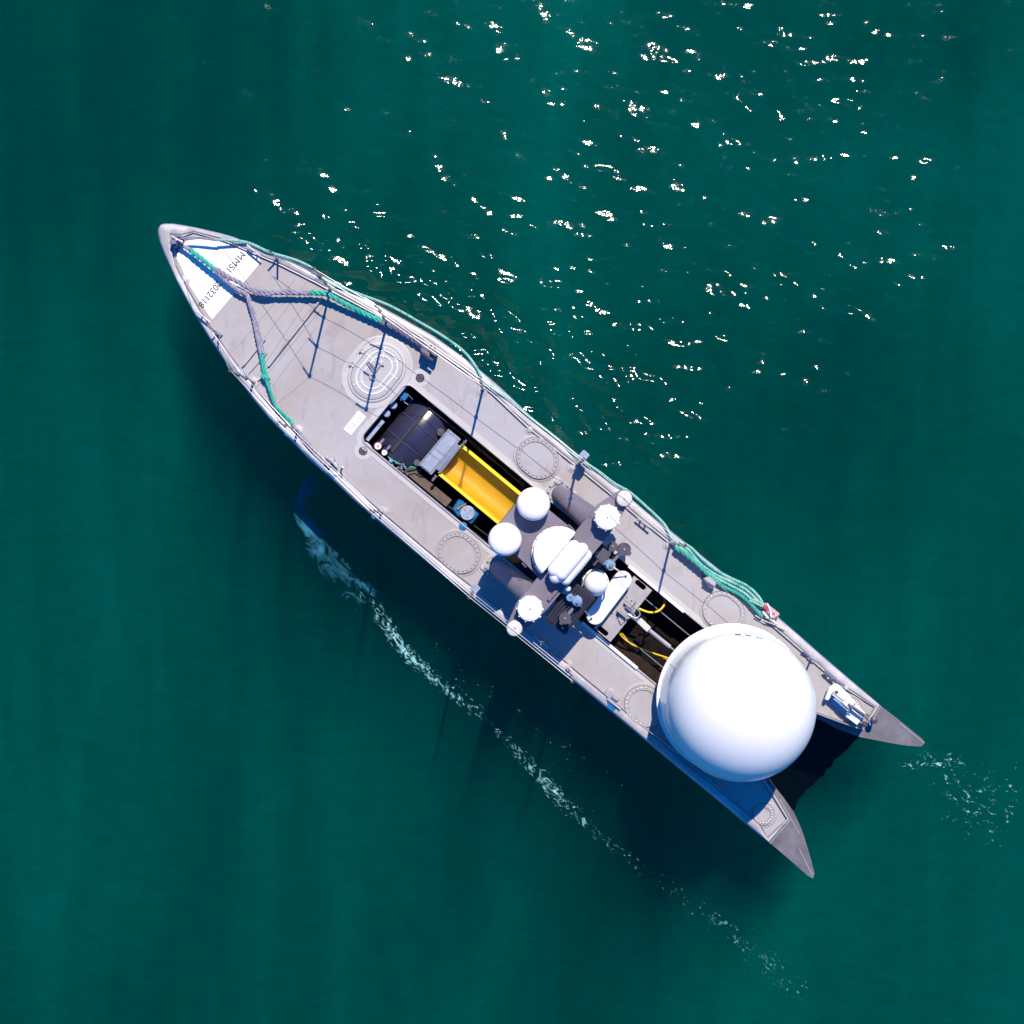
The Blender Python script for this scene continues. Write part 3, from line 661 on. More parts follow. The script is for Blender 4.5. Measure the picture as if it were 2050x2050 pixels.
# lobed radar
c = X(1139, 1126, ZP + .2); c.z = ZP
t = thing('radar_unit', 'white lobed radar housing standing behind the half dome', 'radar', c)
def capsule(mb, c, L, r, az=0.9, n=14):
    pts = []; rr = []
    for k in range(7): a = math.pi / 2 * k / 6; pts.append(c - Bv * (L + r * math.cos(a))); rr.append(max(r * math.sin(a), .002))
    for k in range(7): a = math.pi / 2 * k / 6; pts.append(c + Bv * (L + r * math.sin(a))); rr.append(max(r * math.cos(a), .002))
    mb.tube(pts, rr, n)
mb = MB()
for du, dv, L, r, z in ((-.08, 0, .19, .085, .20), (.02, .03, .20, .085, .21), (-.01, -.04, .20, .09, .16), (.11, .01, .20, .075, .14)):
    capsule(mb, c + Av * du + Bv * dv + Zv * z, L, r)
build('housing', mb, 'white', t)
mb = MB(); mb.cyl(c, c + Zv * .18, .09, 18); build('pedestal', mb, 'grey', t)
# small round dome aft of the rack
c = X(1193, 1168, 1.28); c.z = 1.10
t = thing('small_radome', 'small white ball dome with flange behind the arch', 'dome', c)
mb = MB(); mb.lathe(c, [(.178, 0), (.18, .02), (.165, .03), (.155, .03)], 44); fl = build('flange', mb, 'whitematt', t)
mb = MB(); mb.lathe(c, [(.145, .02), (.148, .10), (.155, .16)] + [(.157 * math.cos(R(a)), .17 + .157 * math.sin(R(a))) for a in range(0, 91, 9)], 44); build('shell', mb, 'white', t)
mb = MB()
for k in range(6): a = k * math.pi / 3 + .3; mb.lathe(c + Vector((math.cos(a) * .169, math.sin(a) * .169, .028)), [(.009, 0), (.008, .008), (0, .009)], 8)
build('screw', mb, 'dgrey', t)
mb = MB(); mb.cyl(c - Zv * .5, c, .05, 12); build('post', mb, 'dgrey', t)

# capsule-shaped white panel
zc = .90
p = [X(1247, 1161, zc), X(1192, 1233, zc)]; d = (p[1] - p[0]).normalized(); o_ = Zv.cross(d); rr = 18.0 * (HC - zc) / 20 / PX
def cap_ring(r, z): 
    out = []
    for k in range(13): a = math.pi * k / 12; out.append(p[1] + o_ * (r * math.cos(a)) + d * (r * math.sin(a)))
    for k in range(13): a = math.pi * k / 12; out.append(p[0] - o_ * (r * math.cos(a)) - d * (r * math.sin(a)))
    return [Vector((q.x, q.y, z)) for q in reversed(out)]
t = thing('capsule_antenna', 'long white rounded panel lying across the metal plate', 'antenna', (p[0] + p[1]) / 2 - Zv * .3)
mb = MB(); mb.loft([cap_ring(rr * .95, zc - .14), cap_ring(rr, zc - .11), cap_ring(rr, zc - .025), cap_ring(rr * .96, zc - .005), cap_ring(rr * .86, zc)]); rg = cap_ring(rr * .86, zc); mb.add(rg, [tuple(range(len(rg)))]); build('shell', mb, 'white', t)
# metal plate with two slots
zp = .70
pl = [(1268, 1152), (1304, 1181), (1221, 1284), (1188, 1256)]
def slotpoly(px, py, L=7.5, r=5.2):
    u, v = px2uv(px, py); return [uv2px(*q) for q in stad(u, v, r, L, 'u', 8)]
t = thing('mounting_plate', 'grey metal plate with two slots bridging the aft opening', 'plate', X(1245, 1218, .6))
hp = sheet([pl, slotpoly(1281, 1170), slotpoly(1206, 1262)], zp)
mb = MB(); mb.v = hp.v; mb.f = hp.f; mb.sm = [False] * len(hp.f)
k_ = [Vector((*to2(q), zp)) for q in pl]; mb.loft([[q - Zv * .03 for q in k_], k_])
for sl in (slotpoly(1281, 1170), slotpoly(1206, 1262)): k_ = [Vector((*to2(q), zp)) for q in sl]; mb.loft([k_, [q - Zv * .03 for q in k_]])
build('plate', mb, 'plate', t)
mb = MB()
for px, py in ((1264, 1203), (1235, 1238), (1225, 1228), (1255, 1196)): mb.lathe(X(px, py, zp), [(.011, 0), (.009, .006), (0, .006)], 8)
build('bolt', mb, 'dgrey', t)
mb = MB()
mb.box(X(1245, 1229, zp + .05), .075, .010, .05); mb.box(X(1258, 1213, zp + .05), .07, .010, .05); mb.box(X(1252, 1222, zp + .03), .06, .05, .012); mb.prism([(X(*q, zp).x, X(*q, zp).y) for q in ((1240, 1222), (1248, 1226), (1250, 1243), (1243, 1250), (1238, 1240))], zp, zp + .03)
build('bracket', mb, 'plate', t)
for px, py in ((1246, 1210), (1268, 1221)):
    pass
# actuator
t = thing('linear_actuator', 'silver rod actuator reaching from the plate to the giant dome', 'actuator', X(1300, 1262, .6))
a = X(1275, 1238, .80); b = X(1300, 1262, .78); c = X(1341, 1295, .76); e = X(1362, 1312, .75); ax_ = (b - a).normalized(); ay_ = Zv.cross(ax_)
mb = MB(); mb.box(X(1289, 1251, .79), .095, .042, .035, ax=ax_, ay=ay_, bev=.01); build('gearbox', mb, 'whitedirty', t)
mb = MB(); mb.box(X(1278, 1243, .79), .05, .03, .03, ax=ax_, ay=ay_, bev=.008); build('coupling', mb, 'steel', t)
mb = MB(); mb.cyl(b, c, .030, 14); build('tube', mb, 'plate', t)
mb = MB(); mb.cyl(c, e, .012, 10); build('rod', mb, 'steel', t)
mb = MB(); mb.tube([X(1258, 1230, .8), X(1266, 1236, .82), X(1272, 1240, .8)], .02, 8)
q = [X(1272 + 9 * math.cos(R(a_)), 1228 + 9 * math.sin(R(a_)), .82) for a_ in range(-100, 110, 20)]; mb.tube(q, .010, 7)
mb.tube([X(1262, 1218, .8), X(1270, 1210, .82), X(1273, 1205, .84)], .008, 6); mb.tube([X(1252, 1214, .78), X(1268, 1228, .8), X(1272, 1236, .8)], .014, 7)
build('clevis', mb, 'steel', t)
# cables
def cable(name, pts, r, m, lab, cat='cable'):
    P_ = crom(pts, .02); o = thing(name, lab, cat, P_[0]); mb = MB(); mb.tube(P_, r, 8); build('sheath', mb, m, o); return o
cable('cable', [X(1273, 1215, .62), X(1285, 1221, .62), X(1302, 1226, .6), X(1318, 1223, .56), X(1329, 1212, .5), X(1331, 1200, .4), X(1324, 1190, .3)], .014, 'cable', 'thick yellow cable looping out below the metal plate')
cable('cable', [X(1236, 1263, .55), X(1250, 1279, .5), X(1268, 1291, .45), X(1300, 1305, .4), X(1340, 1318, .35)], .010, 'cable', 'yellow cable running straight towards the giant dome')
cable('cable', [X(1235, 1262, .5), X(1247, 1270, .47), X(1262, 1289, .42), X(1280, 1297, .38), X(1340, 1322, .34)], .007, 'cable', 'thin dark yellow wire beside the straight yellow cable')
# floodlights
def flood(px, py, r, lab, z=1.0, arm=None):
    c = X(px, py, z); t = thing('camera_head', lab, 'camera', c - Zv * .2, 'dark round camera heads behind the arch')
    mb = MB(); mb.lathe(c - Zv * .12, [(r * .9, -.12), (r, 0), (r, .10), (r * .96, .12), (0, .121)], 26); build('body', mb, 'dgrey', t)
    mb = MB(); mb.box(c + Av * r * .9 - Zv * .03, r * .3, r * .3, .03); mb.box(c - Bv * r * .9 - Zv * .03, r * .3, r * .3, .03); build('lug', mb, 'dgrey', t)
    mb = MB(); mb.lathe(c + Zv * .001, [(r * .25, 0), (r * .2, .01), (0, .012)], 5); build('emblem', mb, 'steel', t)
    if arm: mb = MB(); mb.box((c + arm) / 2 - Zv * .03, .018, (arm - c).length / 2, .02, ax=Zv.cross((arm - c).normalized()), ay=(arm - c).normalized()); build('arm', mb, 'grey', t)
flood(1227, 1094, .065, 'smaller dark camera head nearest the lugged cap', arm=X(1210, 1120, 1.0))
flood(1250, 1100, .088, 'large dark camera head on the side of the green rope', arm=X(1226, 1125, 1.0))
flood(1131, 1238, .078, 'grey camera head hanging over the shaded deck', z=ZP + .08, arm=X(1147, 1218, ZP + .08))
# sensor pods and whips
def stay(px, py, z, tx, ty, lab, lab2):
    c = X(px, py, z); t = thing('stay_rod', lab, 'rod', c, 'thin white rods reaching down to the rounded panel')
    tip = X(tx, ty, .915); b = c + Zv * .08
    mb = MB(); mb.tube([b, b.lerp(tip, .5), tip], [.013, .010, .007], 8); build('rod', mb, 'white', t)
    mb = MB(); mb.cyl(b, b.lerp(tip, .12), .024, 10); build('ferrule', mb, 'steel', t)
    mb = MB(); mb.lathe(tip - Zv * .01, [(.014, 0), (.014, .02), (0, .024)], 8); build('end_bolt', mb, 'black', t)
    g = thing('sensor_pod', lab2, 'sensor', c - Zv * .1, 'blue glass sensor pods behind the arch')
    mb = MB(); mb.lathe(c - Zv * .10, [(.07, 0), (.078, .05), (.07, .12), (.05, .15), (0, .155)], 20); mb.lathe(c - Av * .10 - Zv * .1 - Bv * .02, [(.055, 0), (.06, .05), (.045, .12), (0, .13)], 16); build('lens', mb, 'glass', g)
    mb = MB(); mb.lathe(c - Zv * .10 - Av * .1 + Zv * .12, [(.022, 0), (.02, .02), (0, .02)], 10); mb.box(c - Av * .05 - Zv * .06, .12, .02, .03); mb.lathe(c - Av * .2 - Zv * .05, [(.045, 0), (.04, .05), (0, .06)], 12); build('mount', mb, 'steel', g)
stay(1221, 1131, 1.08, 1253, 1153, 'white rod slanting down to the upper end of the rounded panel', 'blue glass pod beside the two dark camera heads')
stay(1155, 1204, ZP - .02, 1184, 1238, 'white rod slanting down to the lower end of the rounded panel', 'blue glass pod beside the grey camera head')
t = thing('mast_lamp', 'tiny white egg shaped lamp beside the lobed radar', 'lamp', X(1137, 1178, ZP))
mb = MB(); mb.lathe(X(1137, 1178, ZP), [(.035, 0), (.04, .03), (.03, .08), (0, .10)], 16); build('lens', mb, 'white', t)
t = thing('stub_antenna', 'short white stick beside the grey camera head', 'antenna', X(1122, 1250, 1.2))
mb = MB(); mb.cyl(X(1123, 1250, 1.2), X(1127, 1258, 1.45), .011, 8); build('rod', mb, 'white', t)
mb = MB(); mb.cyl(X(1110, 1228, 1.2), X(1118, 1240, 1.3), .022, 8); build('mount', mb, 'glass', t)

# ------------------------------------------------------------ giant radome
zf = .86
cf = X(1466, 1400, zf)
big = thing('giant_radome', 'giant white ball radome standing over the stern', 'dome', cf - Zv * .28)
RF = 151.5 * (HC - zf) / 20 / PX
mb = MB(); mb.lathe(cf, [(RF * .8, -.05), (RF, -.04), (RF, 0), (RF * .99, .004), (RF * .9, .005)], 128); fl = build('base_flange', mb, 'white', big)
mb = MB()
for k in range(16):
    a = 2 * math.pi * k / 16 + .12; mb.lathe(cf + Vector((math.cos(a) * RF * .95, math.sin(a) * RF * .95, .01)), [(.012, 0), (.01, .010), (0, .011)], 8)
build('bolt', mb, 'dgrey', fl)
RD = .943
zw = cf.z + .74
prof = [(RD * 1.015, .0), (RD * 1.005, .06), (RD * .995, .20), (RD * .993, .36), (RD * .995, .52), (RD * .997, .66)]
prof += [(RD * math.cos(R(a)), .74 + .90 * math.sin(R(a))) for a in range(0, 91, 3)]
mb = MB(); mb.lathe(cf, prof, 128); sh = build('shell', mb, 'white', big)
M['seamw'] = mat('shell_joint', (0.62, 0.62, 0.62), 0.5)
for a in (150, 222):
    pts = [cf + Vector((math.cos(R(a)) * (r + .002), math.sin(R(a)) * (r + .002), z)) for r, z in prof[:6]]
    mb = MB(); mb.tube(pts, .0035, 5); build('shell_seam', mb, 'seamw', sh)
# access tab with three slots near the top right of the shell
def on_shell(px, py, lift=0.0):                 # intersection of a sight line with the shell's upper ellipsoid
    o = Vector((0, 0, HC)); d = (X(px, py, .6) - o).normalized(); cc = cf + Zv * .74; s_ = RD / .90
    o2 = Vector((o.x - cc.x, o.y - cc.y, (o.z - cc.z) * s_)); d2 = Vector((d.x, d.y, d.z * s_))
    A_ = d2.dot(d2); B_ = 2 * o2.dot(d2); C_ = o2.dot(o2) - (RD + lift) ** 2; disc = B_ * B_ - 4 * A_ * C_
    if disc < 0: return None
    return o + d * ((-B_ - math.sqrt(disc)) / (2 * A_))
for a, b, wd in (((1472, 1271), (1483, 1271.5), .011), ((1492, 1271.5), (1504, 1274), .008), ((1513, 1275.5), (1526, 1279.5), .006)):
    p0 = on_shell(*a, .001); p1 = on_shell(*b, .001)
    if p0 and p1: mb = MB(); mb.tube([p0, (on_shell((a[0] + b[0]) / 2, (a[1] + b[1]) / 2, .001)), p1], wd, 6); build('vent_slot', mb, 'dgrey', sh)
tp = [on_shell(x, y, .003) for x, y in ((1534, 1268), (1536, 1272), (1534, 1279), (1530, 1281))]
if all(tp): mb = MB(); mb.tube(tp, .005, 6); build('panel_edge', mb, 'seamw', sh)
mb = MB()
for k in range(6):
    a = k * math.pi / 3; mb.cyl(cf + Vector((math.cos(a) * .38, math.sin(a) * .38, -.05)), cf + Vector((math.cos(a) * .30, math.sin(a) * .30, -.29)), .03, 10)
build('support_strut', mb, 'dgrey', big)
mb = MB(); mb.lathe(cf, [(.42, -.29), (.42, -.27), (0, -.27)], 32); build('foot_ring', mb, 'plate', big)

# ------------------------------------------------------------ ropes
def rope(name, segs, lab, strands=3, group=None):
    # segs: list of (points, radius, material)
    o = thing(name, lab, 'rope', segs[0][0][0], group)
    for pts, r, m in segs:
        P_ = crom(pts, r * 1.1)
        # frames
        nrm = None; fr = []
        L = 0
        for i, p in enumerate(P_):
            t = (P_[min(i + 1, len(P_) - 1)] - P_[max(i - 1, 0)]).normalized()
            if nrm is None: nrm = t.cross(Zv).normalized()
            nrm = (nrm - t * nrm.dot(t)).normalized()
            if i: L += (p - P_[i - 1]).length
            fr.append((p, nrm.copy(), t.cross(nrm), L))
        mb = MB()
        for s_ in range(strands):
            pts2 = []
            for (p, a, b, l) in fr:
                ph = 2 * math.pi * (l / (r * 6.5) + s_ / strands)
                pts2.append(p + (a * math.cos(ph) + b * math.sin(ph)) * r * .60)
            mb = MB(); mb.tube(pts2, r * .50, 6); build('strand', mb, m, o)
    return o
def Q(pts, z=None):
    return [X(p[0], p[1], p[2] if len(p) > 2 else z) for p in pts]
rope('bridle_rope', [(Q([(352, 481, .67), (364, 490, .68), (380, 500, .69)]), .030, 'ropegrey'),
                     (Q([(380, 500, .69), (400, 515, .70), (432, 541, .70)]), .036, 'green'),
                     (Q([(430, 540, .70), (450, 560, .69), (475, 580, .68), (494, 590, .68), (500, 605, .67)]), .030, 'ropegrey'),
                     (Q([(432, 538, .71), (455, 553, .71), (480, 566, .70), (500, 577, .70), (520, 583, .69), (560, 586, .69), (600, 586, .69), (622, 586, .69)]), .036, 'ropegrey'),
                     (Q([(500, 580, .70), (530, 590, .69), (575, 582, .70), (618, 589, .70)]), .026, 'ropegrey'),
                     (Q([(620, 586, .69), (640, 587, .70), (658, 590, .72), (690, 608, .69), (730, 628, .67), (766, 645, .66)]), .038, 'green')],
     'thick rope from the bow along the deck, grey then turquoise, to the dark end shackle')
rope('bridle_tail', [(Q([(762, 644, .66), (790, 656, .68), (815, 672, .66), (840, 690, .64), (856, 705, .62)]), .040, 'ropedark'),
                     (Q([(766, 640, .67), (800, 655, .66), (830, 678, .68), (862, 712, .64)]), .020, 'ropedark')],
     'dark wet rope end lying against the gunwale beside the large round hatch')
rope('port_bridle_rope', [(Q([(494, 588, .68), (500, 610, .68), (507, 635, .66), (512, 660, .68), (517, 685, .68), (522, 708, .68)]), .026, 'ropegrey'),
                          (Q([(498, 600, .69), (510, 632, .67), (517, 660, .66), (523, 688, .66), (527, 708, .66)]), .026, 'ropegrey'),
                          (Q([(523, 706, .66), (526, 724, .66), (530, 745, .67), (534, 758, .67)]), .036, 'green'),
                          (Q([(524, 750, .66), (530, 756, .69), (540, 758, .66)]), .030, 'green'),
                          (Q([(532, 756, .67), (540, 780, .68), (548, 804, .66), (556, 820, .64), (570, 836, .63), (588, 854, .62)]), .026, 'green'),
                          (Q([(556, 818, .66), (566, 828, .65), (577, 838, .64), (586, 849, .63)]), .024, 'green')],
     'rope branching off the bow bridle, turquoise knot halfway, towards the lower hull edge')
rope('fairlead_rope', [(Q([(586, 852, .65), (600, 866, .65), (618, 888, .64), (640, 912, .64), (660, 935, .64)]), .026, 'ropegrey'),
                       (Q([(592, 862, .63), (610, 885, .63), (632, 912, .62), (650, 930, .62)]), .020, 'ropegrey')],
     'grey rope running over the hull edge where the two water jets leave')
rope('bow_side_rope', [(Q([(366, 478, .70), (380, 475, .72), (400, 476, .72), (436, 481, .71)]), .018, 'ropegrey'),
                       (Q([(434, 480, .70), (470, 482, .67), (500, 487, .64), (540, 505, .63), (590, 520, .63), (625, 537, .64), (655, 565, .63), (690, 578, .62)]), .019, 'palegreen'),
                       (Q([(676, 572, .63), (720, 589, .62), (780, 612, .62), (840, 645, .62), (890, 675, .62), (930, 705, .62), (955, 738, .63), (968, 765, .65)]), .018, 'palegreen'),
                       (Q([(968, 765, .66), (985, 778, .64), (1020, 800, .62), (1060, 835, .62), (1100, 866, .62), (1135, 895, .63), (1160, 920, .65)]), .018, 'palegreen'),
                       (Q([(1168, 924, .65), (1200, 945, .62), (1230, 968, .62), (1260, 985, .62), (1300, 1020, .62), (1330, 1050, .63), (1345, 1078, .65)]), .019, 'palegreen')],
     'long pale turquoise rope running outside the upper hull edge from bow to arch')
def bundle(name, offs, lab):
    segs = []
    base = [(1345, 1082), (1375, 1100), (1400, 1125), (1430, 1148), (1460, 1163), (1490, 1180), (1512, 1196), (1530, 1216)]
    for j, (dx, dy, z, m) in enumerate(offs):
        segs.append((Q([(x + dx * (1 if 0 < i < 7 else .4) + random.uniform(-2, 2), y + dy * (1 if 0 < i < 7 else .4) + random.uniform(-2, 2), z + random.uniform(-.01, .01)) for i, (x, y) in enumerate(base)]), .019, m))
    return rope(name, segs, lab)
bundle('mooring_rope', [(0, 0, .64, 'palegreen'), (5, -5, .64, 'palegreen'), (-5, 4, .65, 'palegreen')], 'bundled pale turquoise ropes lying on the gunwale towards the stern')
rope('mooring_loop', [(Q([(1351, 1096, .68), (1370, 1107, .70), (1395, 1128, .70), (1416, 1148, .68), (1430, 1158, .66)]), .036, 'green'),
                      (Q([(1425, 1155, .66), (1450, 1175, .65), (1480, 1190, .65), (1505, 1212, .65), (1526, 1235, .66)]), .024, 'green'),
                      (Q([(1500, 1198, .66), (1522, 1206, .68), (1528, 1214, .68), (1514, 1208, .67), (1500, 1202, .66)]), .016, 'palegreen')],
     'brighter turquoise rope beside the pale bundle, ending in a loop')
for k, (px, py) in enumerate(((1414, 1163),)):
    t = thing('deck_fairlead', 'grey metal fairlead clamp under turquoise ropes above an oval hatch', 'fairlead', X(px, py, .575))
    mb = MB(); mb.prism(toP([(1408, 1158), (1420, 1152), (1434, 1168), (1428, 1180), (1418, 1174)], .66), .575, .70, bev=.02); build('body', mb, 'gunwale', t)
    mb = MB(); mb.tube([X(1412, 1160, .72), X(1430, 1172, .72)], .02, 8); build('pin', mb, 'steel', t)
t = thing('rescue_pouch', 'faded red and white pouch tied on the gunwale at the turquoise rope end', 'pouch', X(1543, 1218, .6))
mb = MB(); mb.prism(toP([(1529, 1209), (1534, 1207), (1560, 1228), (1558, 1233), (1547, 1240), (1533, 1226)], .66), .60, .72, bev=.02); build('bag', mb, 'pink', t)
mb = MB(); mb.prism(toP([(1530, 1211), (1535, 1214), (1540, 1222), (1536, 1224), (1529, 1216)], .722), .70, .7235); mb.prism(toP([(1547, 1226), (1551, 1227), (1550, 1232), (1546, 1230)], .722), .70, .7235); build('red_patch', mb, 'red', t)
mb = MB(); mb.tube(Q([(1536, 1208), (1542, 1222), (1544, 1236)], .735), .012, 6); mb.tube(Q([(1527, 1224), (1538, 1236), (1550, 1244)], .66), .022, 7); build('strap', mb, 'white', t)
mb = MB(); mb.tube(Q([(1512, 1232), (1530, 1243), (1545, 1248), (1572, 1260)], .64), .009, 6); mb.tube(Q([(1532, 1235), (1550, 1246), (1556, 1250)], .65), .014, 6); build('tie', mb, 'whitedirty', t)
# shackle at the bridle end
t = thing('end_shackle', 'dark steel shackle bolted beside the rope end near the gunwale', 'shackle', X(862, 718, .6))
mb = MB(); mb.prism(toP([(842, 700), (850, 698), (862, 708), (858, 720), (848, 714)], .7), .60, .80, bev=.01); mb.box(X(866, 706, .7), .07, .02, .12); build('shackle_body', mb, 'ropedark', t)
mb = MB(); mb.cyl(X(845, 706, .8), X(866, 722, .78), .022, 8); mb.tube(Q([(858, 694), (868, 690), (872, 698)], .68), .012, 6); build('pin', mb, 'dgrey', t)
# bow fitting
t = thing('bow_chock', 'small steel fittings clustered at the very bow', 'chock', X(352, 482, .6))
mb = MB(); mb.cyl(X(344, 474, .74), X(366, 486, .74), .018, 8); mb.cyl(X(350, 486, .62), X(348, 484, .80), .03, 10); mb.cyl(X(360, 472, .62), X(358, 471, .74), .026, 10); mb.cyl(X(364, 484, .62), X(362, 483, .74), .02, 10); build('roller', mb, 'steel', t)
mb = MB(); mb.box(X(354, 482, .66), .05, .09, .06, bev=.015); mb.box(X(348, 490, .63), .03, .03, .04, bev=.01); build('block', mb, 'ropedark', t)
# side lights sticking out by the arch
def sidelight(px, py, lab):
    t = thing('side_lamp', lab, 'lamp', X(px, py, .6), 'box lamps on the hull edges ahead of the arch')
    c = X(px, py, .9)
    mb = MB(); mb.box(c, .055, .055, .05, bev=.012); build('housing', mb, 'bright', t)
    mb = MB(); mb.box(c - Av * .03 - Bv * .02 + Zv * .02, .02, .05, .04); build('shade', mb, 'steelblue', t)
    mb = MB(); mb.cyl(X(px - 6, py + 12, .6), c, .018, 8); build('post', mb, 'steel', t)
sidelight(1169, 912, 'blue grey box lamp sticking out beyond the upper hull edge'); sidelight(951, 1178, 'blue grey box lamp standing inside the lower hull edge')
# mooring gear on port side near the jets
t = thing('port_winch', 'small pale deck fitting with knobs beside the lower hull edge', 'winch', X(660, 920, .6))
mb = MB()
for px, py, r in ((656, 916, .03), (664, 922, .05), (672, 930, .035), (650, 922, .03)): mb.lathe(X(px, py, .585), [(r, 0), (r, .05), (r * .7, .07), (0, .075)], 12)
mb.tube(Q([(652, 915), (664, 923), (676, 936)], .66), .018, 7); build('body', mb, 'gunwale', t)
mb = MB(); mb.cyl(X(681, 947, .60), X(686, 935, .78), .016, 8); mb.cyl(X(681, 947, .585), X(681, 947, .62), .03, 10); build('lever', mb, 'gunwale', t)
# stern winch on the starboard tip
t = thing('towing_hook', 'white metal hook mechanism on the deck of the upper stern tip', 'hook', X(1700, 1400, .6))
z = .72
mb = MB(); mb.prism(toP([(1652, 1400), (1660, 1378), (1672, 1368), (1684, 1374), (1700, 1392), (1722, 1416), (1736, 1432), (1728, 1436), (1700, 1408), (1678, 1388), (1664, 1392), (1656, 1402)], z), .66, z, bev=.01); build('frame', mb, 'whitematt', t)
mb = MB(); mb.prism(toP([(1698, 1424), (1707, 1420), (1729, 1436), (1716, 1452), (1694, 1436)], z - .02), .62, z - .02, bev=.01); build('side_plate', mb, 'whitematt', t)
mb = MB(); mb.box(X(1685, 1402, .78), .15, .028, .025, bev=.008); mb.box(X(1679, 1392, .80), .09, .02, .02, bev=.006); build('arm', mb, 'whitedirty', t)
mb = MB(); mb.prism(toP([(1660, 1388), (1668, 1386), (1700, 1416), (1696, 1430), (1684, 1428), (1664, 1408)], .63), .60, .63); build('drum', mb, 'glass', t)
mb = MB(); mb.cyl(X(1676, 1386, .80), X(1674, 1385, .83), .02, 8); mb.tube(Q([(1684, 1406), (1696, 1418), (1708, 1424)], .80), .010, 6); mb.cyl(X(1706, 1413, .78), X(1736, 1440, .76), .012, 8); build('pivot_rod', mb, 'dgrey', t)
mb = MB(); mb.tube(Q([(1704, 1412), (1730, 1430), (1738, 1440), (1742, 1452)], .82), .014, 7); mb.tube(Q([(1700, 1408), (1706, 1418), (1712, 1408)], .84), .012, 6); build('linkage', mb, 'steel', t)
mb = MB(); mb.lathe(X(1749, 1441, .62), [(.045, -.1), (.045, .05), (.03, .06), (0, .06)], 14); wl = build('wheel', mb, 'dgrey', t)
mb = MB(); mb.lathe(X(1749, 1441, .68), [(.015, 0), (.01, .015), (0, .016)], 8); build('hub', mb, 'steel', wl)
mb = MB(); mb.lathe(X(1735, 1434, .80), [(.04, 0), (.035, .02), (0, .02)], 12); build('cap', mb, 'brass', t)
mb = MB(); mb.lathe(X(1733, 1451, .82), [(.04, -.08), (.042, -.04), (.02, -.02), (0, -.02)], 14); build('knob', mb, 'dgrey', t)  # dark grey stands in for the oval shadow on this spot
t = thing('shackle_rail', 'steel bar with rollers lying beside the white hook mechanism', 'fitting', X(1668, 1362, .6))
mb = MB(); mb.tube(Q([(1651, 1342), (1668, 1358), (1682, 1366), (1690, 1372)], .68), .016, 7)
for px, py in ((1654, 1348), (1665, 1358), (1676, 1368), (1683, 1372)): mb.lathe(X(px, py, .60), [(.03, 0), (.03, .05), (.015, .07), (0, .07)], 10)
build('bar', mb, 'steel', t)
mb = MB(); mb.lathe(X(1694, 1376, .59), [(.035, 0), (.03, .03), (0, .035)], 12); mb.lathe(X(1625, 1320, .59), [(.03, 0), (.025, .03), (0, .035)], 12); build('foot', mb, 'gunwale', t)
t = thing('stern_rail_bracket', 'small folded steel bracket beside the giant dome', 'bracket', X(1615, 1312, .6))
mb = MB(); p = X(1624, 1319, .60); mb.cyl(p, p + Zv * .35 - Av * .04, .014, 8); mb.cyl(p, X(1608, 1302, .66), .014, 8); mb.box(p, .05, .03, .012); build('legs', mb, 'steel', t)

# ------------------------------------------------------------ water
def fine(a, n, far):
    c = list(np.linspace(-a, a, n)); o = []; s_ = 2 * a / n; x = a
    while x < far: s_ *= 1.35; x += s_; o.append(x)
    return np.array([-q for q in reversed(o)] + c + o)
gx = fine(8.4, 660, 300.0); gy = gx.copy()
GX, GY = np.meshgrid(gx, gy)
def wave_sum(n, l0, l1, slope, seed, dirc=None, spread=3.14):
    r_ = np.random.default_rng(seed); H = np.zeros_like(GX); SL2 = 0
    for k in range(n):
        L = l0 * (l1 / l0) ** r_.random(); th = (r_.random() * 2 - 1) * spread + (dirc or 0); kk = 2 * math.pi / L
        a = 1.0 / kk * (0.6 + 0.8 * r_.random()); ph = r_.random() * 6.283; SL2 += (a * kk) ** 2 / 2
        H += a * np.sin(kk * (GX * math.cos(th) + GY * math.sin(th)) + ph)
    return H * slope / math.sqrt(SL2)
PXg = GX * PX * .943 + 1025; PYg = 1025 - GY * PX * .943
def gauss(cx, cy, sx, sy, ang=0):
    c, s_ = math.cos(R(ang)), math.sin(R(ang)); dx = PXg - cx; dy = PYg - cy
    a = dx * c + dy * s_; b = -dx * s_ + dy * c; return np.exp(-(a / sx) ** 2 - (b / sy) ** 2)
zone = 1.45 * gauss(860, 600, 400, 95, 33) + 0.95 * gauss(1250, 640, 420, 200, 20) + 0.7 * gauss(1200, 830, 260, 120, 38) + .8 * gauss(1980, 1620, 180, 90, 30) + .7 * gauss(1640, 600, 260, 160, 0) + .45 * gauss(1350, 180, 520, 300, 0) + .35 * gauss(1800, 300, 300, 400, 0)
zone = np.clip(zone, 0, 1.5)
Hh = wave_sum(80, .15, 1.1, .074, 3) + wave_sum(24, 1.2, 4.0, .022, 5)
Hr = wave_sum(80, .11, .38, .165, 9, dirc=R(62), spread=.8) + wave_sum(30, .35, .9, .125, 21, dirc=R(60), spread=.45)
edge = np.clip((9.5 - np.maximum(abs(GX), abs(GY))) / 1.5, 0, 1)
Z = WZ + (Hh + Hr * zone) * edge
N = len(gx); V = np.stack([GX, GY, Z], -1).reshape(-1, 3)
idx = np.arange(N * N).reshape(N, N)
F = np.stack([idx[:-1, :-1], idx[:-1, 1:], idx[1:, 1:], idx[1:, :-1]], -1).reshape(-1, 4)
zb = -16.0; e = gx[-1]
V2 = np.vstack([V, [[-e, -e, zb], [e, -e, zb], [e, e, zb], [-e, e, zb]]]); b0 = N * N
faces = F.tolist() + [[b0 + 3, b0 + 2, b0 + 1, b0]]
faces.append([b0, b0 + 1] + idx[0, ::-1].tolist()); faces.append([b0 + 1, b0 + 2] + idx[::-1, -1].tolist())
faces.append([b0 + 2, b0 + 3] + idx[-1, :].tolist()); faces.append([b0 + 3, b0] + idx[:, 0].tolist())
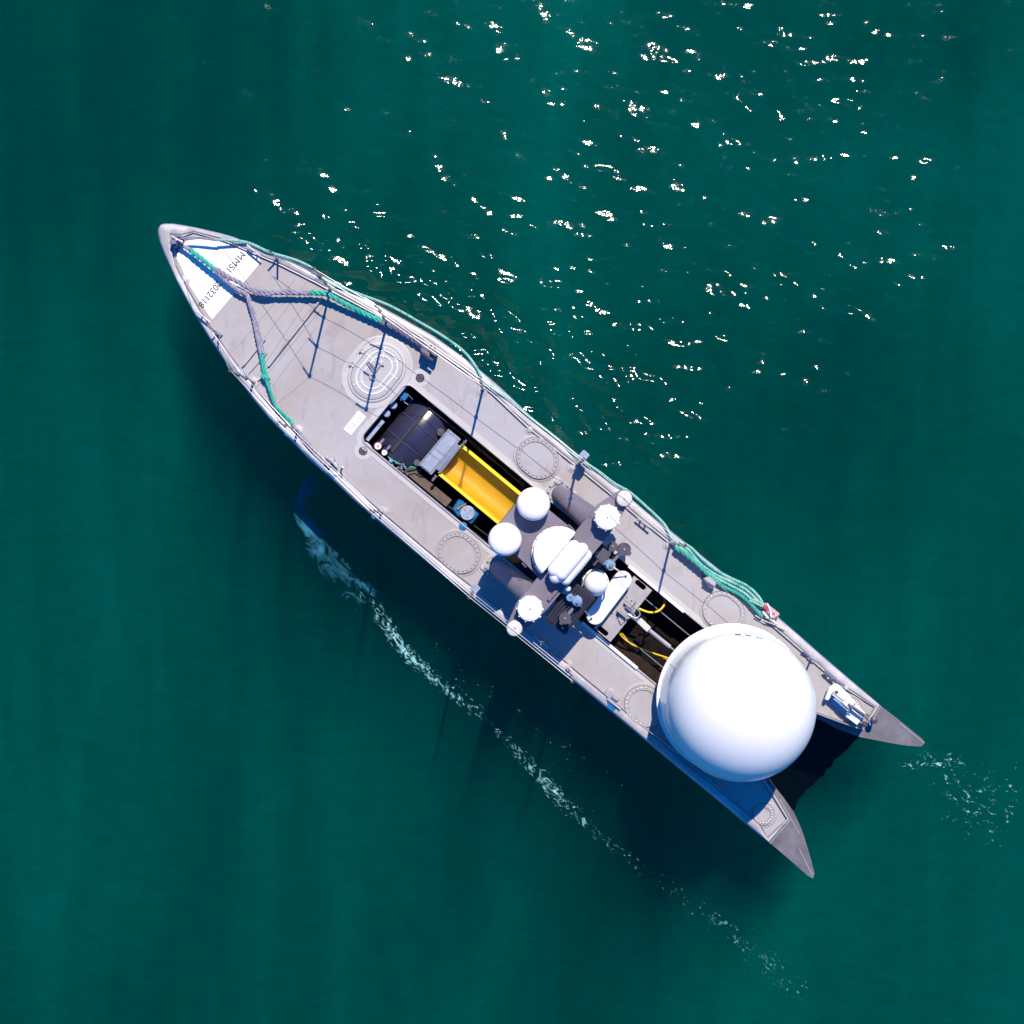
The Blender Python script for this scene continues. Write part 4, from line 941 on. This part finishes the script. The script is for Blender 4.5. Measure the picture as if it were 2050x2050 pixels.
me = bpy.data.meshes.new('water'); me.from_pydata(V2.tolist(), [], faces)
sm = np.ones(len(faces), bool); sm[-5:] = False; me.polygons.foreach_set('use_smooth', sm)
me.update()
water = bpy.data.objects.new('water', me); COL.objects.link(water); water['kind'] = 'structure'
wm = bpy.data.materials.new('green_sea_water'); wm.use_nodes = True; n = wm.node_tree; n.nodes.clear()
out = n.nodes.new('ShaderNodeOutputMaterial'); mix = n.nodes.new('ShaderNodeMixShader'); tr = n.nodes.new('ShaderNodeBsdfTransparent'); gl = n.nodes.new('ShaderNodeBsdfGlossy'); fr = n.nodes.new('ShaderNodeFresnel')
fr.inputs['IOR'].default_value = 1.33; gl.inputs['Roughness'].default_value = 0.06
tc = n.nodes.new('ShaderNodeTexCoord'); nz = n.nodes.new('ShaderNodeTexNoise'); nz.inputs['Scale'].default_value = 9; nz.inputs['Detail'].default_value = 4
bp = n.nodes.new('ShaderNodeBump'); bp.inputs['Strength'].default_value = 0.35; bp.inputs['Distance'].default_value = 0.02
n.links.new(tc.outputs['Object'], nz.inputs['Vector']); n.links.new(nz.outputs['Fac'], bp.inputs['Height'])
n.links.new(bp.outputs[0], gl.inputs['Normal']); n.links.new(bp.outputs[0], fr.inputs['Normal'])
WOFF = (7, 31, 0)  # shifts the painted dark patches to the left side
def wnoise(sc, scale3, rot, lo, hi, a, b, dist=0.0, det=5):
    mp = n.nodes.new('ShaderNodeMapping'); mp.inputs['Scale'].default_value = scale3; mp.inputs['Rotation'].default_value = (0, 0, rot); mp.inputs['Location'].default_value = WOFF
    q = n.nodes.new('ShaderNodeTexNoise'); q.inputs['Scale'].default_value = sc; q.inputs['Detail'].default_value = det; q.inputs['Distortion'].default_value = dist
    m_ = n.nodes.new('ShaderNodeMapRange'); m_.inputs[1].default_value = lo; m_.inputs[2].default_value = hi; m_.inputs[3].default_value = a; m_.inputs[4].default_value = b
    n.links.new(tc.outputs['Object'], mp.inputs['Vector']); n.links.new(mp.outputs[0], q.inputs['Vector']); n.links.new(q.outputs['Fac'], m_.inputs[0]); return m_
w1 = wnoise(1.6, (1, .16, 1), -.12, .3, .7, .80, 1.0, .4); w2 = wnoise(.16, (1, .6, 1), .3, .35, .65, .72, 1.0, .8); w3 = wnoise(5.0, (.45, 1, 1), .55, .3, .7, .88, 1.0, .8)  # light shafts, ripple shading and broad dark patches painted into the surface tint
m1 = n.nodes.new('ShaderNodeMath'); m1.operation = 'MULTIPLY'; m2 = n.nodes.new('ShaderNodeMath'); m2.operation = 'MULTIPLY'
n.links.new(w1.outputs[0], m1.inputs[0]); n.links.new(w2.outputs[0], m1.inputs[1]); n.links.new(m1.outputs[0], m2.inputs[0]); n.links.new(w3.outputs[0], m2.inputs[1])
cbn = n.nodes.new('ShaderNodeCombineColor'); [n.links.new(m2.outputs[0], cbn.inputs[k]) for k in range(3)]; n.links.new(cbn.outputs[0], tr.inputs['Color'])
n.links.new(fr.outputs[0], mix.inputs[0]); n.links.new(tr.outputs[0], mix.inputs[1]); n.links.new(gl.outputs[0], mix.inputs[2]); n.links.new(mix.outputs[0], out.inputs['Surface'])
pv = n.nodes.new('ShaderNodeVolumePrincipled'); pv.inputs['Color'].default_value = (0.0, 0.66, 0.60, 1); pv.inputs['Density'].default_value = 0.27
pv.inputs['Anisotropy'].default_value = 0.25
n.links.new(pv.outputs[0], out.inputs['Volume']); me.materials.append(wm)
# dark sea bed
mb = MB(); mb.add([(-299, -299, -15), (299, -299, -15), (299, 299, -15), (-299, 299, -15)], [(0, 1, 2, 3)])
M['bed'] = mat('dark_sea_bed', (0.0, 0.03, 0.03), 0.9); sb = build('seabed', mb, 'bed', kind='structure')

# ------------------------------------------------------------ foam
def zat(x, y):
    i = int(np.clip(np.searchsorted(gx, x), 1, N - 2)); j = int(np.clip(np.searchsorted(gy, y), 1, N - 2)); return float(Z[j, i])
def foam_mat(name, col, scale, thr, soft, dist=1.5, stretch=(1, 1)):
    m = bpy.data.materials.new(name); m.use_nodes = True; n = m.node_tree; n.nodes.clear()
    out = n.nodes.new('ShaderNodeOutputMaterial'); mx = n.nodes.new('ShaderNodeMixShader'); t = n.nodes.new('ShaderNodeBsdfTransparent'); d = n.nodes.new('ShaderNodeBsdfDiffuse')
    d.inputs['Color'].default_value = (*col, 1)
    at = n.nodes.new('ShaderNodeAttribute'); at.attribute_name = 'dens'
    uv = n.nodes.new('ShaderNodeAttribute'); uv.attribute_name = 'flow'
    nz = n.nodes.new('ShaderNodeTexNoise'); nz.inputs['Scale'].default_value = scale; nz.inputs['Detail'].default_value = 7; nz.inputs['Distortion'].default_value = dist; nz.inputs['Roughness'].default_value = .62
    n.links.new(uv.outputs['Vector'], nz.inputs['Vector'])
    a = n.nodes.new('ShaderNodeMath'); a.operation = 'ADD'; n.links.new(nz.outputs['Fac'], a.inputs[0])
    s_ = n.nodes.new('ShaderNodeMath'); s_.operation = 'MULTIPLY'; s_.inputs[1].default_value = .35; n.links.new(at.outputs['Fac'], s_.inputs[0]); n.links.new(s_.outputs[0], a.inputs[1])
    mr = n.nodes.new('ShaderNodeMapRange'); mr.inputs[1].default_value = thr; mr.inputs[2].default_value = thr + soft; n.links.new(a.outputs[0], mr.inputs[0])
    n.links.new(mr.outputs[0], mx.inputs[0]); n.links.new(t.outputs[0], mx.inputs[1]); n.links.new(d.outputs[0], mx.inputs[2]); n.links.new(mx.outputs[0], out.inputs['Surface'])
    return m
def ribbon(name, path, z, m, kind='stuff', label=None, cat=None, follow=True):
    # path: (px, py, half width px, density)
    pts = crom([Vector((p[0], p[1], 0)) for p in path], 8.0); nn = len(pts)
    acc = [0.0]
    for i in range(1, len(path)): acc.append(acc[-1] + math.hypot(path[i][0] - path[i - 1][0], path[i][1] - path[i - 1][1]))
    ll = [0.0]
    for i in range(1, nn): ll.append(ll[-1] + (pts[i] - pts[i - 1]).length)
    vs = []; dens = []; fl = []; MM = 13
    for i, p in enumerate(pts):
        s_ = ll[i] / ll[-1] * acc[-1]; hw = np.interp(s_, acc, [q[2] for q in path]); dn = np.interp(s_, acc, [q[3] for q in path])
        t = (pts[min(i + 1, nn - 1)] - pts[max(i - 1, 0)]).normalized(); nrm = Vector((-t.y, t.x, 0))
        for k in range(MM):
            f = k / (MM - 1) * 2 - 1; q = p + nrm * hw * f; P3 = X(q.x, q.y, z)
            vs.append((P3.x, P3.y, z + (zat(P3.x, P3.y) if follow else WZ)))
            ends = min(1, i / 6, (nn - 1 - i) / 6)
            dens.append(dn * (1 - f * f) - (1 - ends) * .5 - (0.45 if abs(f) > .97 else 0)); fl.append((ll[i] / PX * .55, hw * f / PX, z))
    fs = [(i * MM + k, i * MM + k + 1, (i + 1) * MM + k + 1, (i + 1) * MM + k) for i in range(nn - 1) for k in range(MM - 1)]
    me = bpy.data.meshes.new(name); me.from_pydata(vs, [], fs); me.polygons.foreach_set('use_smooth', [True] * len(fs))
    a = me.attributes.new('dens', 'FLOAT', 'POINT'); a.data.foreach_set('value', dens)
    a = me.attributes.new('flow', 'FLOAT_VECTOR', 'POINT'); a.data.foreach_set('vector', [c for q in fl for c in q])
    me.materials.append(m); me.update()
    o = bpy.data.objects.new(name, me); COL.objects.link(o); o['kind'] = kind
    if label: o['label'] = label
    if cat: o['category'] = cat
    return o
fm_surf = foam_mat('white_sea_foam', (.26, .58, .62), 13.0, .71, .20, dist=2.2)
fm_sub = foam_mat('bubbles_under_water', (.06, .33, .55), 4.5, .66, .30, dist=2.0)
fm_fine = foam_mat('thin_foam_flecks', (.28, .60, .58), 13.0, .765, .10)
ribbon('jet_bubbles', [(622, 928, 7, 1.0), (604, 958, 8, 1.0), (592, 990, 12, 1.0), (588, 1020, 16, .9), (600, 1045, 24, 1.1), (628, 1090, 34, .8), (660, 1135, 46, .7), (705, 1180, 50, .55), (760, 1235, 52, .3)], -.10, fm_sub, label='blue bubbles trailing below the surface from the hull edge', cat='foam', follow=False)
ribbon('jet_bubbles', [(636, 938, 7, 1.0), (620, 960, 8, .9), (606, 990, 9, .9), (600, 1022, 10, .8)], -.09, fm_sub, label='second blue bubble jet nearest the stern side', cat='foam', follow=False)
ribbon('wake_foam', [(640, 1110, 18, 0.09), (700, 1178, 22, 0.28), (742, 1222, 22, 0.46), (772, 1268, 22, 0.78), (812, 1318, 22, 0.78), (866, 1368, 22, 0.57), (920, 1410, 22, 0.66), (965, 1448, 20, 0.41), (1008, 1485, 22, 0.40), (1060, 1545, 23, 0.56), (1110, 1600, 25, 0.64), (1155, 1645, 23, 0.48), (1205, 1692, 23, 0.36), (1280, 1745, 25, 0.32), (1340, 1795, 28, 0.24), (1410, 1841, 32, 0.36), (1470, 1888, 37, 0.28), (1520, 1925, 42, 0.34), (1570, 1975, 51, 0.32), (1640, 2060, 68, 0.32)], .006, fm_surf, label='broken line of white foam trailing across the shaded water below the boat', cat='foam')
ribbon('stern_foam', [(1830, 1500, 20, .3), (1870, 1530, 50, .45), (1920, 1570, 100, .45), (1980, 1610, 140, .46), (2100, 1660, 150, .46)], .006, fm_fine, label='fine pale foam streaks on the water behind the upper stern tip', cat='foam')
ribbon('stern_eddy', [(1790, 1545, 14, .3), (1850, 1548, 18, .6), (1930, 1540, 16, .6), (2000, 1545, 14, .3)], .008, fm_fine, label='thin line of foam flecks right behind the upper stern tip', cat='foam')
ribbon('scattered_foam', [(780, 1230, 90, .2), (900, 1320, 110, .3), (1010, 1400, 120, .32), (1150, 1540, 130, .28), (1300, 1680, 120, .25)], .004, fm_fine, label='sparse teal flecks between the foam line and the hull', cat='foam')
